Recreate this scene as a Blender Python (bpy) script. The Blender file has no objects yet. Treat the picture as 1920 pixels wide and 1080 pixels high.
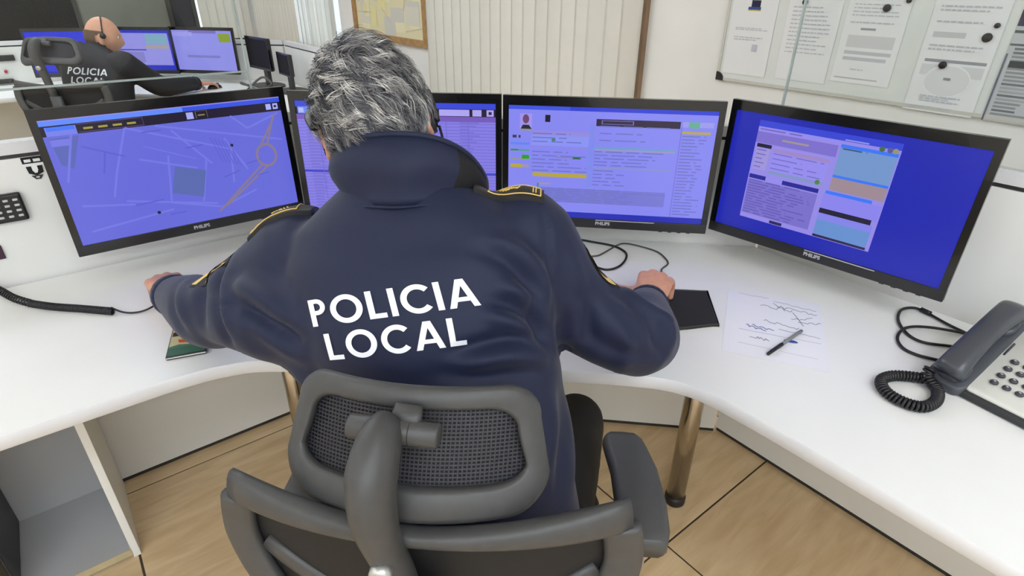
import bpy, bmesh, math, random
import numpy as np
from mathutils import Vector, Matrix
from mathutils.bvhtree import BVHTree

scene = bpy.context.scene
COL = scene.collection
random.seed(7); RNG = np.random.default_rng(7)
R = math.radians

# ------------------------------------------------------------------ camera
FPX = 1076.1; PITCH = R(28.23); ROLL = R(0.515); CAMZ = 1.41
_f = np.array([0, math.cos(PITCH), -math.sin(PITCH)]); _u0 = np.array([0, math.sin(PITCH), math.cos(PITCH)]); _r0 = np.array([1., 0, 0])
_r = math.cos(ROLL) * _r0 + math.sin(ROLL) * _u0; _u = -math.sin(ROLL) * _r0 + math.cos(ROLL) * _u0
CAMP = np.array([0, 0, CAMZ])
cam = bpy.data.cameras.new('camera'); cam.sensor_width = 36; cam.lens = FPX / 1920 * 36; cam.clip_start = 0.02; cam.clip_end = 200
co = bpy.data.objects.new('camera', cam); COL.objects.link(co)
co.matrix_world = Matrix(((_r[0], _u[0], -_f[0], 0), (_r[1], _u[1], -_f[1], 0), (_r[2], _u[2], -_f[2], CAMZ), (0, 0, 0, 1)))
scene.camera = co

def at(px, py, d):
    """a world point measured in the photograph: pixel and its depth in metres"""
    return CAMP + d * (_f + _r * (px - 960) / FPX + _u * (540 - py) / FPX)

# ------------------------------------------------------------------ light
w = bpy.data.worlds.new('world'); scene.world = w; w.use_nodes = True
bg = w.node_tree.nodes['Background']; bg.inputs[0].default_value = (.86, .93, 1, 1); bg.inputs[1].default_value = 2.2
LAMP_STRENGTH = 9.4
vs = scene.view_settings
vs.view_transform = 'Standard'; vs.look = 'None'; vs.gamma = 1; vs.use_curve_mapping = False; vs.exposure = 0.0

# ------------------------------------------------------------------ materials
def lin(c):
    return tuple((x / 255 / 12.92) if x / 255 <= .04045 else ((x / 255 + .055) / 1.055) ** 2.4 for x in c)
_M = {}
def mat(name, rgb, rough=.5, metal=0, spec=.5, noise=0, nscale=30, bump=0, bscale=80, emit=0, alpha=None, trans=0, coat=0, aniso=None, sheen=0, sss=0):
    """rgb in sRGB 0-255; noise = relative colour variation; bump = fine relief"""
    if name in _M: return _M[name]
    m = bpy.data.materials.new(name); m.use_nodes = True; nt = m.node_tree; N = nt.nodes; L = nt.links
    b = N['Principled BSDF']; c = lin(rgb)
    b.inputs['Base Color'].default_value = (*c, 1); b.inputs['Roughness'].default_value = rough; b.inputs['Metallic'].default_value = metal
    b.inputs['Specular IOR Level'].default_value = spec
    if coat: b.inputs['Coat Weight'].default_value = coat
    if sheen: b.inputs['Sheen Weight'].default_value = sheen; b.inputs['Sheen Roughness'].default_value = .4
    if sss: b.inputs['Subsurface Weight'].default_value = sss; b.inputs['Subsurface Radius'].default_value = (.01, .004, .002); b.inputs['Subsurface Scale'].default_value = 1
    if trans: b.inputs['Transmission Weight'].default_value = trans
    if alpha is not None: b.inputs['Alpha'].default_value = alpha
    if emit: b.inputs['Emission Color'].default_value = (*c, 1); b.inputs['Emission Strength'].default_value = emit
    if noise or bump:
        tc = N.new('ShaderNodeTexCoord')
    if noise:
        t = N.new('ShaderNodeTexNoise'); t.inputs['Scale'].default_value = nscale; t.inputs['Detail'].default_value = 6
        L.new(tc.outputs['Object'], t.inputs['Vector'])
        r = N.new('ShaderNodeValToRGB'); r.color_ramp.elements[0].position = .3; r.color_ramp.elements[1].position = .7
        r.color_ramp.elements[0].color = (*[x * (1 - noise) for x in c], 1); r.color_ramp.elements[1].color = (*[min(1, x * (1 + noise)) for x in c], 1)
        L.new(t.outputs['Fac'], r.inputs[0]); L.new(r.outputs[0], b.inputs['Base Color'])
    if bump:
        t2 = N.new('ShaderNodeTexNoise'); t2.inputs['Scale'].default_value = bscale; t2.inputs['Detail'].default_value = 5
        L.new(tc.outputs['Object'], t2.inputs['Vector'])
        bp = N.new('ShaderNodeBump'); bp.inputs['Strength'].default_value = bump; bp.inputs['Distance'].default_value = .002
        L.new(t2.outputs['Fac'], bp.inputs['Height']); L.new(bp.outputs[0], b.inputs['Normal'])
    _M[name] = m
    return m
def attr_mat(name, emit=0, rough=.5, spec=.3):
    """colour comes from the mesh's own print colours (attribute Col)"""
    if name in _M: return _M[name]
    m = bpy.data.materials.new(name); m.use_nodes = True; nt = m.node_tree; b = nt.nodes['Principled BSDF']
    a = nt.nodes.new('ShaderNodeAttribute'); a.attribute_name = 'Col'
    b.inputs['Roughness'].default_value = rough; b.inputs['Specular IOR Level'].default_value = spec
    if emit:
        b.inputs['Base Color'].default_value = (.01, .01, .012, 1)
        nt.links.new(a.outputs['Color'], b.inputs['Emission Color']); b.inputs['Emission Strength'].default_value = emit
    else:
        nt.links.new(a.outputs['Color'], b.inputs['Base Color'])
    _M[name] = m
    return m

# ------------------------------------------------------------------ mesh helpers
def link(name, me, m=None, parent=None, smooth=False):
    o = bpy.data.objects.new(name, me); COL.objects.link(o)
    if m: me.materials.append(m)
    if parent is not None: o.parent = parent
    if smooth:
        me.polygons.foreach_set('use_smooth', [True] * len(me.polygons))
    return o
def mesh(name, V, F, m=None, parent=None, smooth=False):
    me = bpy.data.meshes.new(name); me.from_pydata([tuple(map(float, v)) for v in V], [], [tuple(f) for f in F]); me.update()
    return link(name, me, m, parent, smooth)
def tag(o, label=None, cat=None, group=None, kind=None):
    if label: o['label'] = label
    if cat: o['category'] = cat
    if group: o['group'] = group
    if kind: o['kind'] = kind
    return o
def thing(name, label, cat, loc=(0, 0, 0), rz=0, group=None):
    o = bpy.data.objects.new(name, None); COL.objects.link(o); o.empty_display_size = .05
    o.location = loc; o.rotation_euler = (0, 0, rz)
    return tag(o, label, cat, group)
class MB:
    """collects pieces of ONE part"""
    def __init__(s): s.V = []; s.F = []
    def add(s, V, F):
        k = len(s.V); s.V += [tuple(map(float, v)) for v in V]; s.F += [tuple(i + k for i in f) for f in F]; return s
    def build(s, name, m, parent=None, smooth=False, off=None):
        V = s.V if off is None else [tuple(np.array(v) - np.array(off)) for v in s.V]
        return mesh(name, V, s.F, m, parent, smooth)
def box(x0, x1, y0, y1, z0, z1):
    V = [(x0, y0, z0), (x1, y0, z0), (x1, y1, z0), (x0, y1, z0), (x0, y0, z1), (x1, y0, z1), (x1, y1, z1), (x0, y1, z1)]
    return V, [(0, 3, 2, 1), (4, 5, 6, 7), (0, 1, 5, 4), (1, 2, 6, 5), (2, 3, 7, 6), (3, 0, 4, 7)]
def bbox(name, dims, m, parent=None, bev=.003, seg=2, smooth=True, mtx=None):
    """bevelled box; dims = x0,x1,y0,y1,z0,z1"""
    V, F = box(*dims); bm = bmesh.new(); vs_ = [bm.verts.new(v) for v in V]
    for f in F: bm.faces.new([vs_[i] for i in f])
    if bev: bmesh.ops.bevel(bm, geom=bm.edges[:], offset=bev, segments=seg, affect='EDGES', profile=.6)
    if mtx is not None: bmesh.ops.transform(bm, matrix=mtx, verts=bm.verts)
    me = bpy.data.meshes.new(name); bm.to_mesh(me); bm.free()
    o = link(name, me, m, parent, smooth)
    if smooth and bev:
        wn = o.modifiers.new('wn', 'WEIGHTED_NORMAL'); wn.keep_sharp = True
    return o
def prism(outline, z0, z1):
    n = len(outline); V = [(x, y, z0) for x, y in outline] + [(x, y, z1) for x, y in outline]
    F = [tuple(range(n - 1, -1, -1)), tuple(range(n, 2 * n))] + [(i, (i + 1) % n, n + (i + 1) % n, n + i) for i in range(n)]
    return V, F
def catmull(P, n=8, closed=False):
    P = [np.array(p, float) for p in P]; out = []
    N = len(P); rng = range(N if closed else N - 1)
    for i in rng:
        p0 = P[(i - 1) % N] if (closed or i > 0) else 2 * P[0] - P[1]; p1 = P[i]; p2 = P[(i + 1) % N]
        p3 = P[(i + 2) % N] if (closed or i + 2 < N) else 2 * P[-1] - P[-2]
        for k in range(n):
            t = k / n
            out.append(.5 * ((2 * p1) + (-p0 + p2) * t + (2 * p0 - 5 * p1 + 4 * p2 - p3) * t * t + (-p0 + 3 * p1 - 3 * p2 + p3) * t ** 3))
    if not closed: out.append(P[-1])
    return out
def frames(path, up=None, closed=False):
    path = [np.array(p, float) for p in path]; n = len(path); T = []
    for i in range(n):
        a = path[(i - 1) % n] if (closed or i > 0) else path[0]; b = path[(i + 1) % n] if (closed or i < n - 1) else path[-1]
        t = b - a; T.append(t / (np.linalg.norm(t) + 1e-12))
    if up is None: up = (0, 0, 1)
    up = np.array(up, float)
    if abs(T[0] @ up) > .95: up = np.array([1., 0, 0]) if abs(T[0][0]) < .9 else np.array([0, 1., 0])
    s = np.cross(T[0], up); s /= np.linalg.norm(s); S = [s]
    for i in range(1, n):
        s = S[-1] - T[i] * (S[-1] @ T[i]); s /= np.linalg.norm(s) + 1e-12; S.append(s)
    return path, T, S, [np.cross(S[i], T[i]) for i in range(n)]
def tube(path, rad, seg=10, closed=False, caps=True, flat=1.0, up=None, power=2.0, fixed_up=False):
    """swept tube; rad scalar or list, each scalar or (side, up) pair"""
    path, T, S, U = frames(path, up, closed); n = len(path)
    if fixed_up:
        U0 = np.array(up, float); S = []; U = []
        for t in T:
            s = np.cross(t, U0); s /= np.linalg.norm(s); S.append(s); U.append(np.cross(s, t))
    V = []; F = []
    for i in range(n):
        r = rad[i] if isinstance(rad, (list, tuple, np.ndarray)) and not (isinstance(rad, tuple) and len(rad) == 2 and n != 2) else rad
        ra, rb = r if isinstance(r, (tuple, list, np.ndarray)) else (r, r * flat)
        for k in range(seg):
            a = 2 * math.pi * k / seg; c, s_ = math.cos(a), math.sin(a)
            if power != 2: c = math.copysign(abs(c) ** (2 / power), c); s_ = math.copysign(abs(s_) ** (2 / power), s_)
            V.append(path[i] + S[i] * ra * c + U[i] * rb * s_)
    for i in range(n if closed else n - 1):
        j = (i + 1) % n
        for k in range(seg):
            k2 = (k + 1) % seg; F.append((i * seg + k, i * seg + k2, j * seg + k2, j * seg + k))
    if caps and not closed:
        F.append(tuple(range(seg - 1, -1, -1))); F.append(tuple((n - 1) * seg + k for k in range(seg)))
    return V, F
def capsule(path, rad, seg=14):
    """tube with rounded ends, closed (for unions)"""
    path = [np.array(p, float) for p in path]; rad = list(rad) if isinstance(rad, (list, tuple)) else [rad] * len(path)
    def sc(r): return r if not isinstance(r, tuple) else max(r)
    def mul(r, k): return tuple(x * k for x in r) if isinstance(r, tuple) else r * k
    a = path[0] - path[1]; a /= np.linalg.norm(a); b = path[-1] - path[-2]; b /= np.linalg.norm(b)
    pre = []; pr = []; post = []; qr = []
    for q in (80, 55, 30):
        pre.append(path[0] + a * sc(rad[0]) * math.sin(R(q))); pr.append(mul(rad[0], math.cos(R(q))))
    for q in (30, 55, 80):
        post.append(path[-1] + b * sc(rad[-1]) * math.sin(R(q))); qr.append(mul(rad[-1], math.cos(R(q))))
    return tube(pre + path + post, pr + rad + qr, seg)
def rings(RS, caps=True):
    n = len(RS[0]); V = [v for r in RS for v in r]; F = []
    for i in range(len(RS) - 1):
        for k in range(n):
            k2 = (k + 1) % n; F.append((i * n + k, i * n + k2, (i + 1) * n + k2, (i + 1) * n + k))
    if caps: F.append(tuple(range(n - 1, -1, -1))); F.append(tuple((len(RS) - 1) * n + k for k in range(n)))
    return V, F
def lathe(prof, seg=20, cx=0, cy=0):
    return rings([[(cx + r * math.cos(2 * math.pi * k / seg), cy + r * math.sin(2 * math.pi * k / seg), z) for k in range(seg)] for r, z in prof])
def ellipsoid(c, r, seg=20, ring=12, M=None):
    V = []; F = []
    for i in range(ring + 1):
        th = math.pi * (i + .0001) / (ring + .0002)
        for k in range(seg):
            ph = 2 * math.pi * k / seg
            v = np.array([r[0] * math.sin(th) * math.cos(ph), r[1] * math.sin(th) * math.sin(ph), r[2] * math.cos(th)])
            if M is not None: v = M @ v
            V.append(np.array(c) + v)
    for i in range(ring):
        for k in range(seg):
            k2 = (k + 1) % seg; F.append((i * seg + k, (i + 1) * seg + k, (i + 1) * seg + k2, i * seg + k2))
    return V, F
def remesh(mb, voxel, smooth=4, name='tmp'):
    """fuse overlapping closed pieces into one continuous surface; returns V(np), F"""
    o = mb.build(name, None); md = o.modifiers.new('r', 'REMESH'); md.mode = 'VOXEL'; md.voxel_size = voxel
    if smooth: s = o.modifiers.new('s', 'SMOOTH'); s.iterations = smooth; s.factor = .5
    dg = bpy.context.evaluated_depsgraph_get(); ev = o.evaluated_get(dg); me = ev.to_mesh()
    V = np.empty(len(me.vertices) * 3); me.vertices.foreach_get('co', V); V = V.reshape(-1, 3)
    F = [tuple(p.vertices) for p in me.polygons]; NO = np.empty(len(me.vertices) * 3); me.vertices.foreach_get('normal', NO)
    ev.to_mesh_clear(); d = o.data; bpy.data.objects.remove(o); bpy.data.meshes.remove(d)
    return V, F, NO.reshape(-1, 3)
def print_mesh(name, polys, m, parent, origin=(0, 0, 0), ax=(1, 0, 0), ay=(0, 0, 1), out=(0, -1, 0), w=1, h=1, step=.00012):
    """flat print: coloured polygons (unit coords, sRGB), later ones lie a hair above earlier ones"""
    o = np.array(origin, float); ax = np.array(ax, float); ay = np.array(ay, float); out = np.array(out, float)
    V = []; F = []; C = []
    for i, (pts, c) in enumerate(polys):
        k = len(V)
        for (x, y) in pts: V.append(o + ax * (x - .5) * w + ay * (y - .5) * h + out * step * min(i, 40) ** .8 * (1 if i else 0))
        F.append(tuple(range(k, k + len(pts)))); C.append(c)
    ob = mesh(name, V, F, m, parent); me = ob.data
    a = me.color_attributes.new('Col', 'FLOAT_COLOR', 'CORNER'); buf = []
    for p, c in zip(me.polygons, C): buf += list((*lin(c), 1)) * p.loop_total
    a.data.foreach_set('color', buf)
    return ob
def rc(x0, y0, x1, y1): return [(x0, y0), (x1, y0), (x1, y1), (x0, y1)]
def seg2(x0, y0, x1, y1, t, asp=1.776):
    dx, dy = (x1 - x0) * asp, y1 - y0; l = math.hypot(dx, dy); nx, ny = -dy / l * t / 2, dx / l * t / 2
    return [(x0 + nx / asp, y0 + ny), (x0 - nx / asp, y0 - ny), (x1 - nx / asp, y1 - ny), (x1 + nx / asp, y1 + ny)]

# ------------------------------------------------------------------ room axes
RZ = R(38.3); NV = np.array([math.cos(RZ), math.sin(RZ), 0]); MV = np.array([-math.sin(RZ), math.cos(RZ), 0])
def RM(n, m, z=0): return NV * n + MV * m + np.array([0, 0, z])
def room_thing(name, label, cat, n, m, z=0, group=None): return thing(name, label, cat, RM(n, m, z), RZ, group)
def struct(name, mb, m, smooth=False):
    o = mb.build(name, m, None, smooth); o.rotation_euler = (0, 0, RZ); o['kind'] = 'structure'; return o
# ------------------------------------------------------------------ room shell
M_WALL = mat('wall_paint', (240, 240, 238), .7, noise=.03, nscale=3, bump=.08, bscale=120)
M_CEIL = mat('ceiling_paint', (240, 240, 238), .8, noise=.02, nscale=2)
M_GROUT = mat('floor_grout', (74, 60, 48), .8, noise=.15, nscale=40)
M_WHITE = mat('white_laminate', (238, 238, 235), .38, noise=.012, nscale=8, bump=.03, bscale=300)
M_PANEL = mat('panel_laminate', (234, 234, 230), .5, noise=.015, nscale=5, bump=.03, bscale=250)
M_EDGE = mat('edge_band', (222, 222, 224), .45, noise=.02, nscale=20)
M_DARK = mat('dark_rail', (52, 51, 50), .45, noise=.1, nscale=30)
M_BLACK = mat('black_plastic', (26, 26, 27), .42, noise=.08, nscale=60)
M_GLOSS = mat('gloss_black', (12, 12, 13), .12, coat=.3, noise=.05, nscale=20)
M_METAL = mat('steel', (190, 182, 170), .22, metal=1, noise=.05, nscale=12)
M_ALU = mat('aluminium', (196, 196, 194), .35, metal=.8, noise=.05, nscale=20)
M_TRIM = mat('brown_trim', (150, 122, 96), .5, noise=.12, nscale=14)
M_WOODF = mat('oak_frame', (176, 138, 92), .45, noise=.18, nscale=22)

def glass_mat(name, tint, mixf):
    m = bpy.data.materials.new(name); m.use_nodes = True; nt = m.node_tree; N = nt.nodes; L = nt.links
    out = N['Material Output']; N.remove(N['Principled BSDF'])
    t = N.new('ShaderNodeBsdfTransparent'); t.inputs[0].default_value = (*tint, 1)
    g = N.new('ShaderNodeBsdfGlossy'); g.inputs['Roughness'].default_value = .02
    fr = N.new('ShaderNodeFresnel'); fr.inputs[0].default_value = 1.45
    mul = N.new('ShaderNodeMath'); mul.operation = 'MULTIPLY'; mul.inputs[1].default_value = mixf
    mx = N.new('ShaderNodeMixShader')
    L.new(fr.outputs[0], mul.inputs[0]); L.new(mul.outputs[0], mx.inputs[0]); L.new(t.outputs[0], mx.inputs[1]); L.new(g.outputs[0], mx.inputs[2]); L.new(mx.outputs[0], out.inputs[0])
    return m
M_GLASS = glass_mat('clear_glass', (.965, .978, .974), .35)
M_WINGLASS = glass_mat('window_glass', (.95, .97, .98), .6)
M_GLASSEDGE = mat('glass_edge', (176, 188, 186), .2, noise=.05)

def floor_mat():
    m = bpy.data.materials.new('tan_tile'); m.use_nodes = True; nt = m.node_tree; N = nt.nodes; L = nt.links; b = N['Principled BSDF']
    oi = N.new('ShaderNodeObjectInfo'); tc = N.new('ShaderNodeTexCoord')
    mp = N.new('ShaderNodeMapping'); mp.inputs['Scale'].default_value = (1.6, 9, 1)
    add = N.new('ShaderNodeVectorMath'); add.operation = 'ADD'; sc = N.new('ShaderNodeVectorMath'); sc.operation = 'SCALE'; sc.inputs['Scale'].default_value = .37
    L.new(oi.outputs['Location'], sc.inputs[0]); L.new(tc.outputs['Object'], add.inputs[0]); L.new(sc.outputs[0], add.inputs[1]); L.new(add.outputs[0], mp.inputs[0])
    n1 = N.new('ShaderNodeTexNoise'); n1.inputs['Scale'].default_value = 3.2; n1.inputs['Detail'].default_value = 8; n1.inputs['Distortion'].default_value = .6
    L.new(mp.outputs[0], n1.inputs['Vector'])
    r = N.new('ShaderNodeValToRGB'); e = r.color_ramp.elements
    e[0].position = .28; e[0].color = (*lin((206, 176, 134)), 1); e[1].position = .74; e[1].color = (*lin((232, 206, 166)), 1)
    L.new(n1.outputs['Fac'], r.inputs[0])
    hs = N.new('ShaderNodeHueSaturation'); mr = N.new('ShaderNodeMapRange'); mr.inputs['To Min'].default_value = .93; mr.inputs['To Max'].default_value = 1.05
    L.new(oi.outputs['Random'], mr.inputs['Value']); L.new(mr.outputs[0], hs.inputs['Value']); L.new(r.outputs[0], hs.inputs['Color']); L.new(hs.outputs[0], b.inputs['Base Color'])
    b.inputs['Roughness'].default_value = .36
    return m
M_TILE = floor_mat()
N0, N1, M0, M1, ZC = -3.4, 2.45, -2.6, 8.6, 2.7
floor = struct('floor', MB().add(*box(N0 - .15, N1 + .15, M0 - .15, M1 + .15, -.08, -.003)), M_GROUT)
TN, TM = .591, .568
tile_me = None; _i0 = math.floor((N0 + .155) / TN); _j0 = math.floor((M0 - .585) / TM)
for i in range(_i0, 5):
    for j in range(_j0, 15):
        a0, b0 = max(-.155 + i * TN, N0), max(.585 + j * TM, M0); a1, b1 = min(-.155 + (i + 1) * TN, N1), min(.585 + (j + 1) * TM, M1)
        if a1 - a0 < .02 or b1 - b0 < .02: continue
        full = abs(a1 - a0 - TN) < 1e-6 and abs(b1 - b0 - TM) < 1e-6; g = .0028
        if full and tile_me is not None:
            o = bpy.data.objects.new('tile', tile_me); COL.objects.link(o); o.parent = floor
        else:
            wx, wy = (a1 - a0) / 2 - g, (b1 - b0) / 2 - g
            o = bbox('tile', (-wx, wx, -wy, wy, -.006, 0), M_TILE, floor, .0012, 1, smooth=False)
            if full: tile_me = o.data
        o.location = ((a0 + a1) / 2, (b0 + b1) / 2, 0)
struct('ceiling', MB().add(*box(N0 - .15, N1 + .15, M0 - .15, M1 + .15, ZC, ZC + .1)), M_CEIL)
wr = MB(); T_ = .16
OA = (2.10, 4.03, .30, 2.40); OB = (5.80, 8.36, .70, 2.40)
for (a, b, z0, z1) in ((M0 - .15, OA[0], 0, ZC), (OA[0], OA[1], 0, OA[2]), (OA[0], OA[1], OA[3], ZC), (OA[1], OB[0], 0, ZC), (OB[0], OB[1], 0, OB[2]), (OB[0], OB[1], OB[3], ZC), (OB[1], M1 + .15, 0, ZC)):
    wr.add(*box(N1, N1 + T_, a, b, z0, z1))
struct('wall_right', wr, M_WALL)
wf = MB()
FN0, FN1, FZ0, FZ1 = -2.3, 2.32, .69, 2.4
for (a, b, z0, z1) in ((N0 - .15, FN0, 0, ZC), (FN0, FN1, 0, FZ0), (FN0, FN1, FZ1, ZC), (FN1, N1, 0, ZC)):
    wf.add(*box(a, b, M1, M1 + T_, z0, z1))
struct('wall_far', wf, M_WALL)
struct('wall_left', MB().add(*box(N0 - .15, N0, M0 - .15, M1 + .15, 0, ZC)), M_WALL)
struct('wall_back', MB().add(*box(N0, N1, M0 - .15, M0, 0, ZC)), M_WALL)
# trim between the blinds and the white wall
tr = struct('trim_1', MB().add(*box(N1 - .028, N1 + .002, 2.035, 2.085, 0, 2.5)), M_TRIM)
for nm, dims in (('baseboard_right', (N1 - .012, N1, M0, M1, 0, .08)), ('baseboard_far', (N0, N1, M1 - .012, M1, 0, .08))):
    struct(nm, MB().add(*box(*dims)), M_WHITE)
struct('trim_2', MB().add(*box(N1 - .05, N1 + .04, OB[0] - .03, OB[1] + .03, OB[2] - .03, OB[2])), M_EDGE)   # sill

def window_unit(name, m0, m1, z0, z1, nm):
    wdw = bpy.data.objects.new(name, None); COL.objects.link(wdw); wdw.rotation_euler = (0, 0, RZ); wdw.location = RM(N1 + .09, m0, 0); wdw['kind'] = 'structure'
    W = m1 - m0; fr = MB()
    for k in range(nm + 1):
        c = W * k / nm; fr.add(*box(-.02, .03, max(0, c - .03), min(W, c + .03), z0, z1))
    for z in (z0, z1 - .05): fr.add(*box(-.02, .03, 0, W, z, z + .05))
    fr.build('window_frame', M_ALU, wdw)
    for k in range(nm):
        mesh('pane', *box(.002, .008, W * k / nm + .03, W * (k + 1) / nm - .03, z0 + .05, z1 - .05), M_WINGLASS, wdw)
window_unit('window_1', OA[0], OA[1], OA[2], OA[3], 3)
window_unit('window_2', OB[0], OB[1], OB[2], OB[3], 4)

# far wall: dark tinted window front
wd = bpy.data.objects.new('window_3', None); COL.objects.link(wd); wd.rotation_euler = (0, 0, RZ); wd.location = RM(0, M1, 0); wd['kind'] = 'structure'
M_DGLASS = mat('dark_tinted_glass', (30, 30, 29), .55, spec=.2, noise=.12, nscale=.5)
M_GREYGLASS = mat('grey_film_glass', (128, 132, 124), .3, noise=.12, nscale=1.6)
M_BLUEGLASS = mat('dark_blue_glass', (30, 34, 46), .2, noise=.2, nscale=2)
cuts = [FN0, -1.4, -.45, .56, 1.49, 1.77, FN1]
gm = [M_DGLASS, M_DGLASS, M_DGLASS, M_GREYGLASS, M_BLUEGLASS, M_WINGLASS]
for k in range(6):
    mesh('pane', *box(cuts[k] + .02, cuts[k + 1] - .02, .05, .06, FZ0 + .04, FZ1 - .04), gm[k], wd)
fr = MB()
for c in cuts: fr.add(*box(c - .022, c + .022, .02, .09, FZ0, FZ1))
for z in (FZ0, FZ1 - .04): fr.add(*box(FN0, FN1, .02, .09, z, z + .04))
fr.build('window_frame', mat('dark_frame', (60, 60, 58), .4, noise=.1), wd)

# vertical blinds ---------------------------------------------------------
M_SLAT = mat('blind_fabric', (240, 237, 228), .75, noise=.03, nscale=9, bump=.1, bscale=260)
_nt = M_SLAT.node_tree; _tr = _nt.nodes.new('ShaderNodeBsdfTranslucent'); _tr.inputs[0].default_value = (.82, .81, .77, 1); _mx = _nt.nodes.new('ShaderNodeMixShader'); _mx.inputs[0].default_value = .3
_nt.links.new(_nt.nodes['Principled BSDF'].outputs[0], _mx.inputs[1]); _nt.links.new(_tr.outputs[0], _mx.inputs[2]); _nt.links.new(_mx.outputs[0], _nt.nodes['Material Output'].inputs[0])
def blinds(name, label, m0, m1, z0, z1, pitch, width, ang, n_off=-.06, jit=4, far=False):
    t = room_thing(name, label, 'blind', N1 + n_off if not far else m0, m0 if not far else M1 + n_off, z0)
    L_ = m1 - m0
    if far: bbox('head_rail', (0, L_, -.02, .02, z1 - z0, z1 - z0 + .04), M_ALU, t, .004)
    else: bbox('head_rail', (-.02, .02, 0, L_, z1 - z0, z1 - z0 + .04), M_ALU, t, .004)
    h = z1 - z0; k = 0; me = None; c = pitch / 2
    while c < L_:
        if me is None:
            V = []; F = []; ns = 6
            for q in range(ns + 1):
                x = (q / ns - .5) * width; y = .006 * (1 - (2 * q / ns - 1) ** 2)
                V += [(x, y, .0), (x, y, h), (x, y + .0012, .0), (x, y + .0012, h)]
            for q in range(ns):
                a, b = q * 4, q * 4 + 4
                F += [(a, b, b + 1, a + 1), (a + 3, b + 3, b + 2, a + 2)]
            F += [(0, 1, 3, 2), (ns * 4, ns * 4 + 2, ns * 4 + 3, ns * 4 + 1)]
            o = mesh('slat', V, F, M_SLAT, t, True); me = o.data
        else:
            o = bpy.data.objects.new('slat', me); COL.objects.link(o); o.parent = t
        a = R((ang(c / L_) if callable(ang) else ang) + random.uniform(-jit, jit) + (20 if k == 2 and not callable(ang) and not far else 0))
        if far: o.location = (c, 0, 0); o.rotation_euler = (0, 0, a)
        else: o.location = (0, c, 0); o.rotation_euler = (0, 0, math.pi / 2 + a)
        c += pitch; k += 1
    return t
blinds('vertical_blind', 'closed cream vertical blind between the map and the brown trim', 2.04, 4.02, .42, 2.44, .112, .127, 5, jit=2.5)
blinds('vertical_blind', 'half open cream vertical blind on the far window left of the map', 5.78, 8.34, .74, 2.44, .105, .09, lambda q: -52 if q < .26 else (-35 if q < .4 else 12), jit=8)
blinds('vertical_blind', 'narrow cream vertical blind in the far corner beside the dark windows', 1.8, 2.4, .72, 2.44, .1, .1, -14, jit=12, far=True)

# ceiling lights ----------------------------------------------------------
M_LAMP = mat('lamp_diffuser', (238, 246, 255), .5, emit=LAMP_STRENGTH)
LAMPS = [(-2.5, -1.0), (-1.1, -1.0), (.3, -1.0), (-2.5, -2.0), (-1.1, -2.0), (.3, -2.0), (-2.4, 1.0), (.35, 3.1), (-.9, 3.1), (-2.4, 3.0), (.3, 5.4), (-1.6, 5.4), (.3, 7.4)]  # unseen fixtures; extra back and blind-side ones added to brighten floor and blinds
for nn, mm in LAMPS:
    lt = room_thing('ceiling_light', 'unseen recessed oblong white ceiling light panel', 'ceiling light', nn, mm, ZC - .03, 'recessed ceiling light panels')
    mesh('diffuser', *box(-.56, .56, -.28, .28, .004, .012), M_LAMP, lt)
    f_ = MB()
    for d in ((-.60, -.56, -.31, .31), (.56, .60, -.31, .31), (-.56, .56, -.31, -.28), (-.56, .56, .28, .31)): f_.add(*box(*d, 0, .03))
    f_.build('frame', M_ALU, lt)

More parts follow.
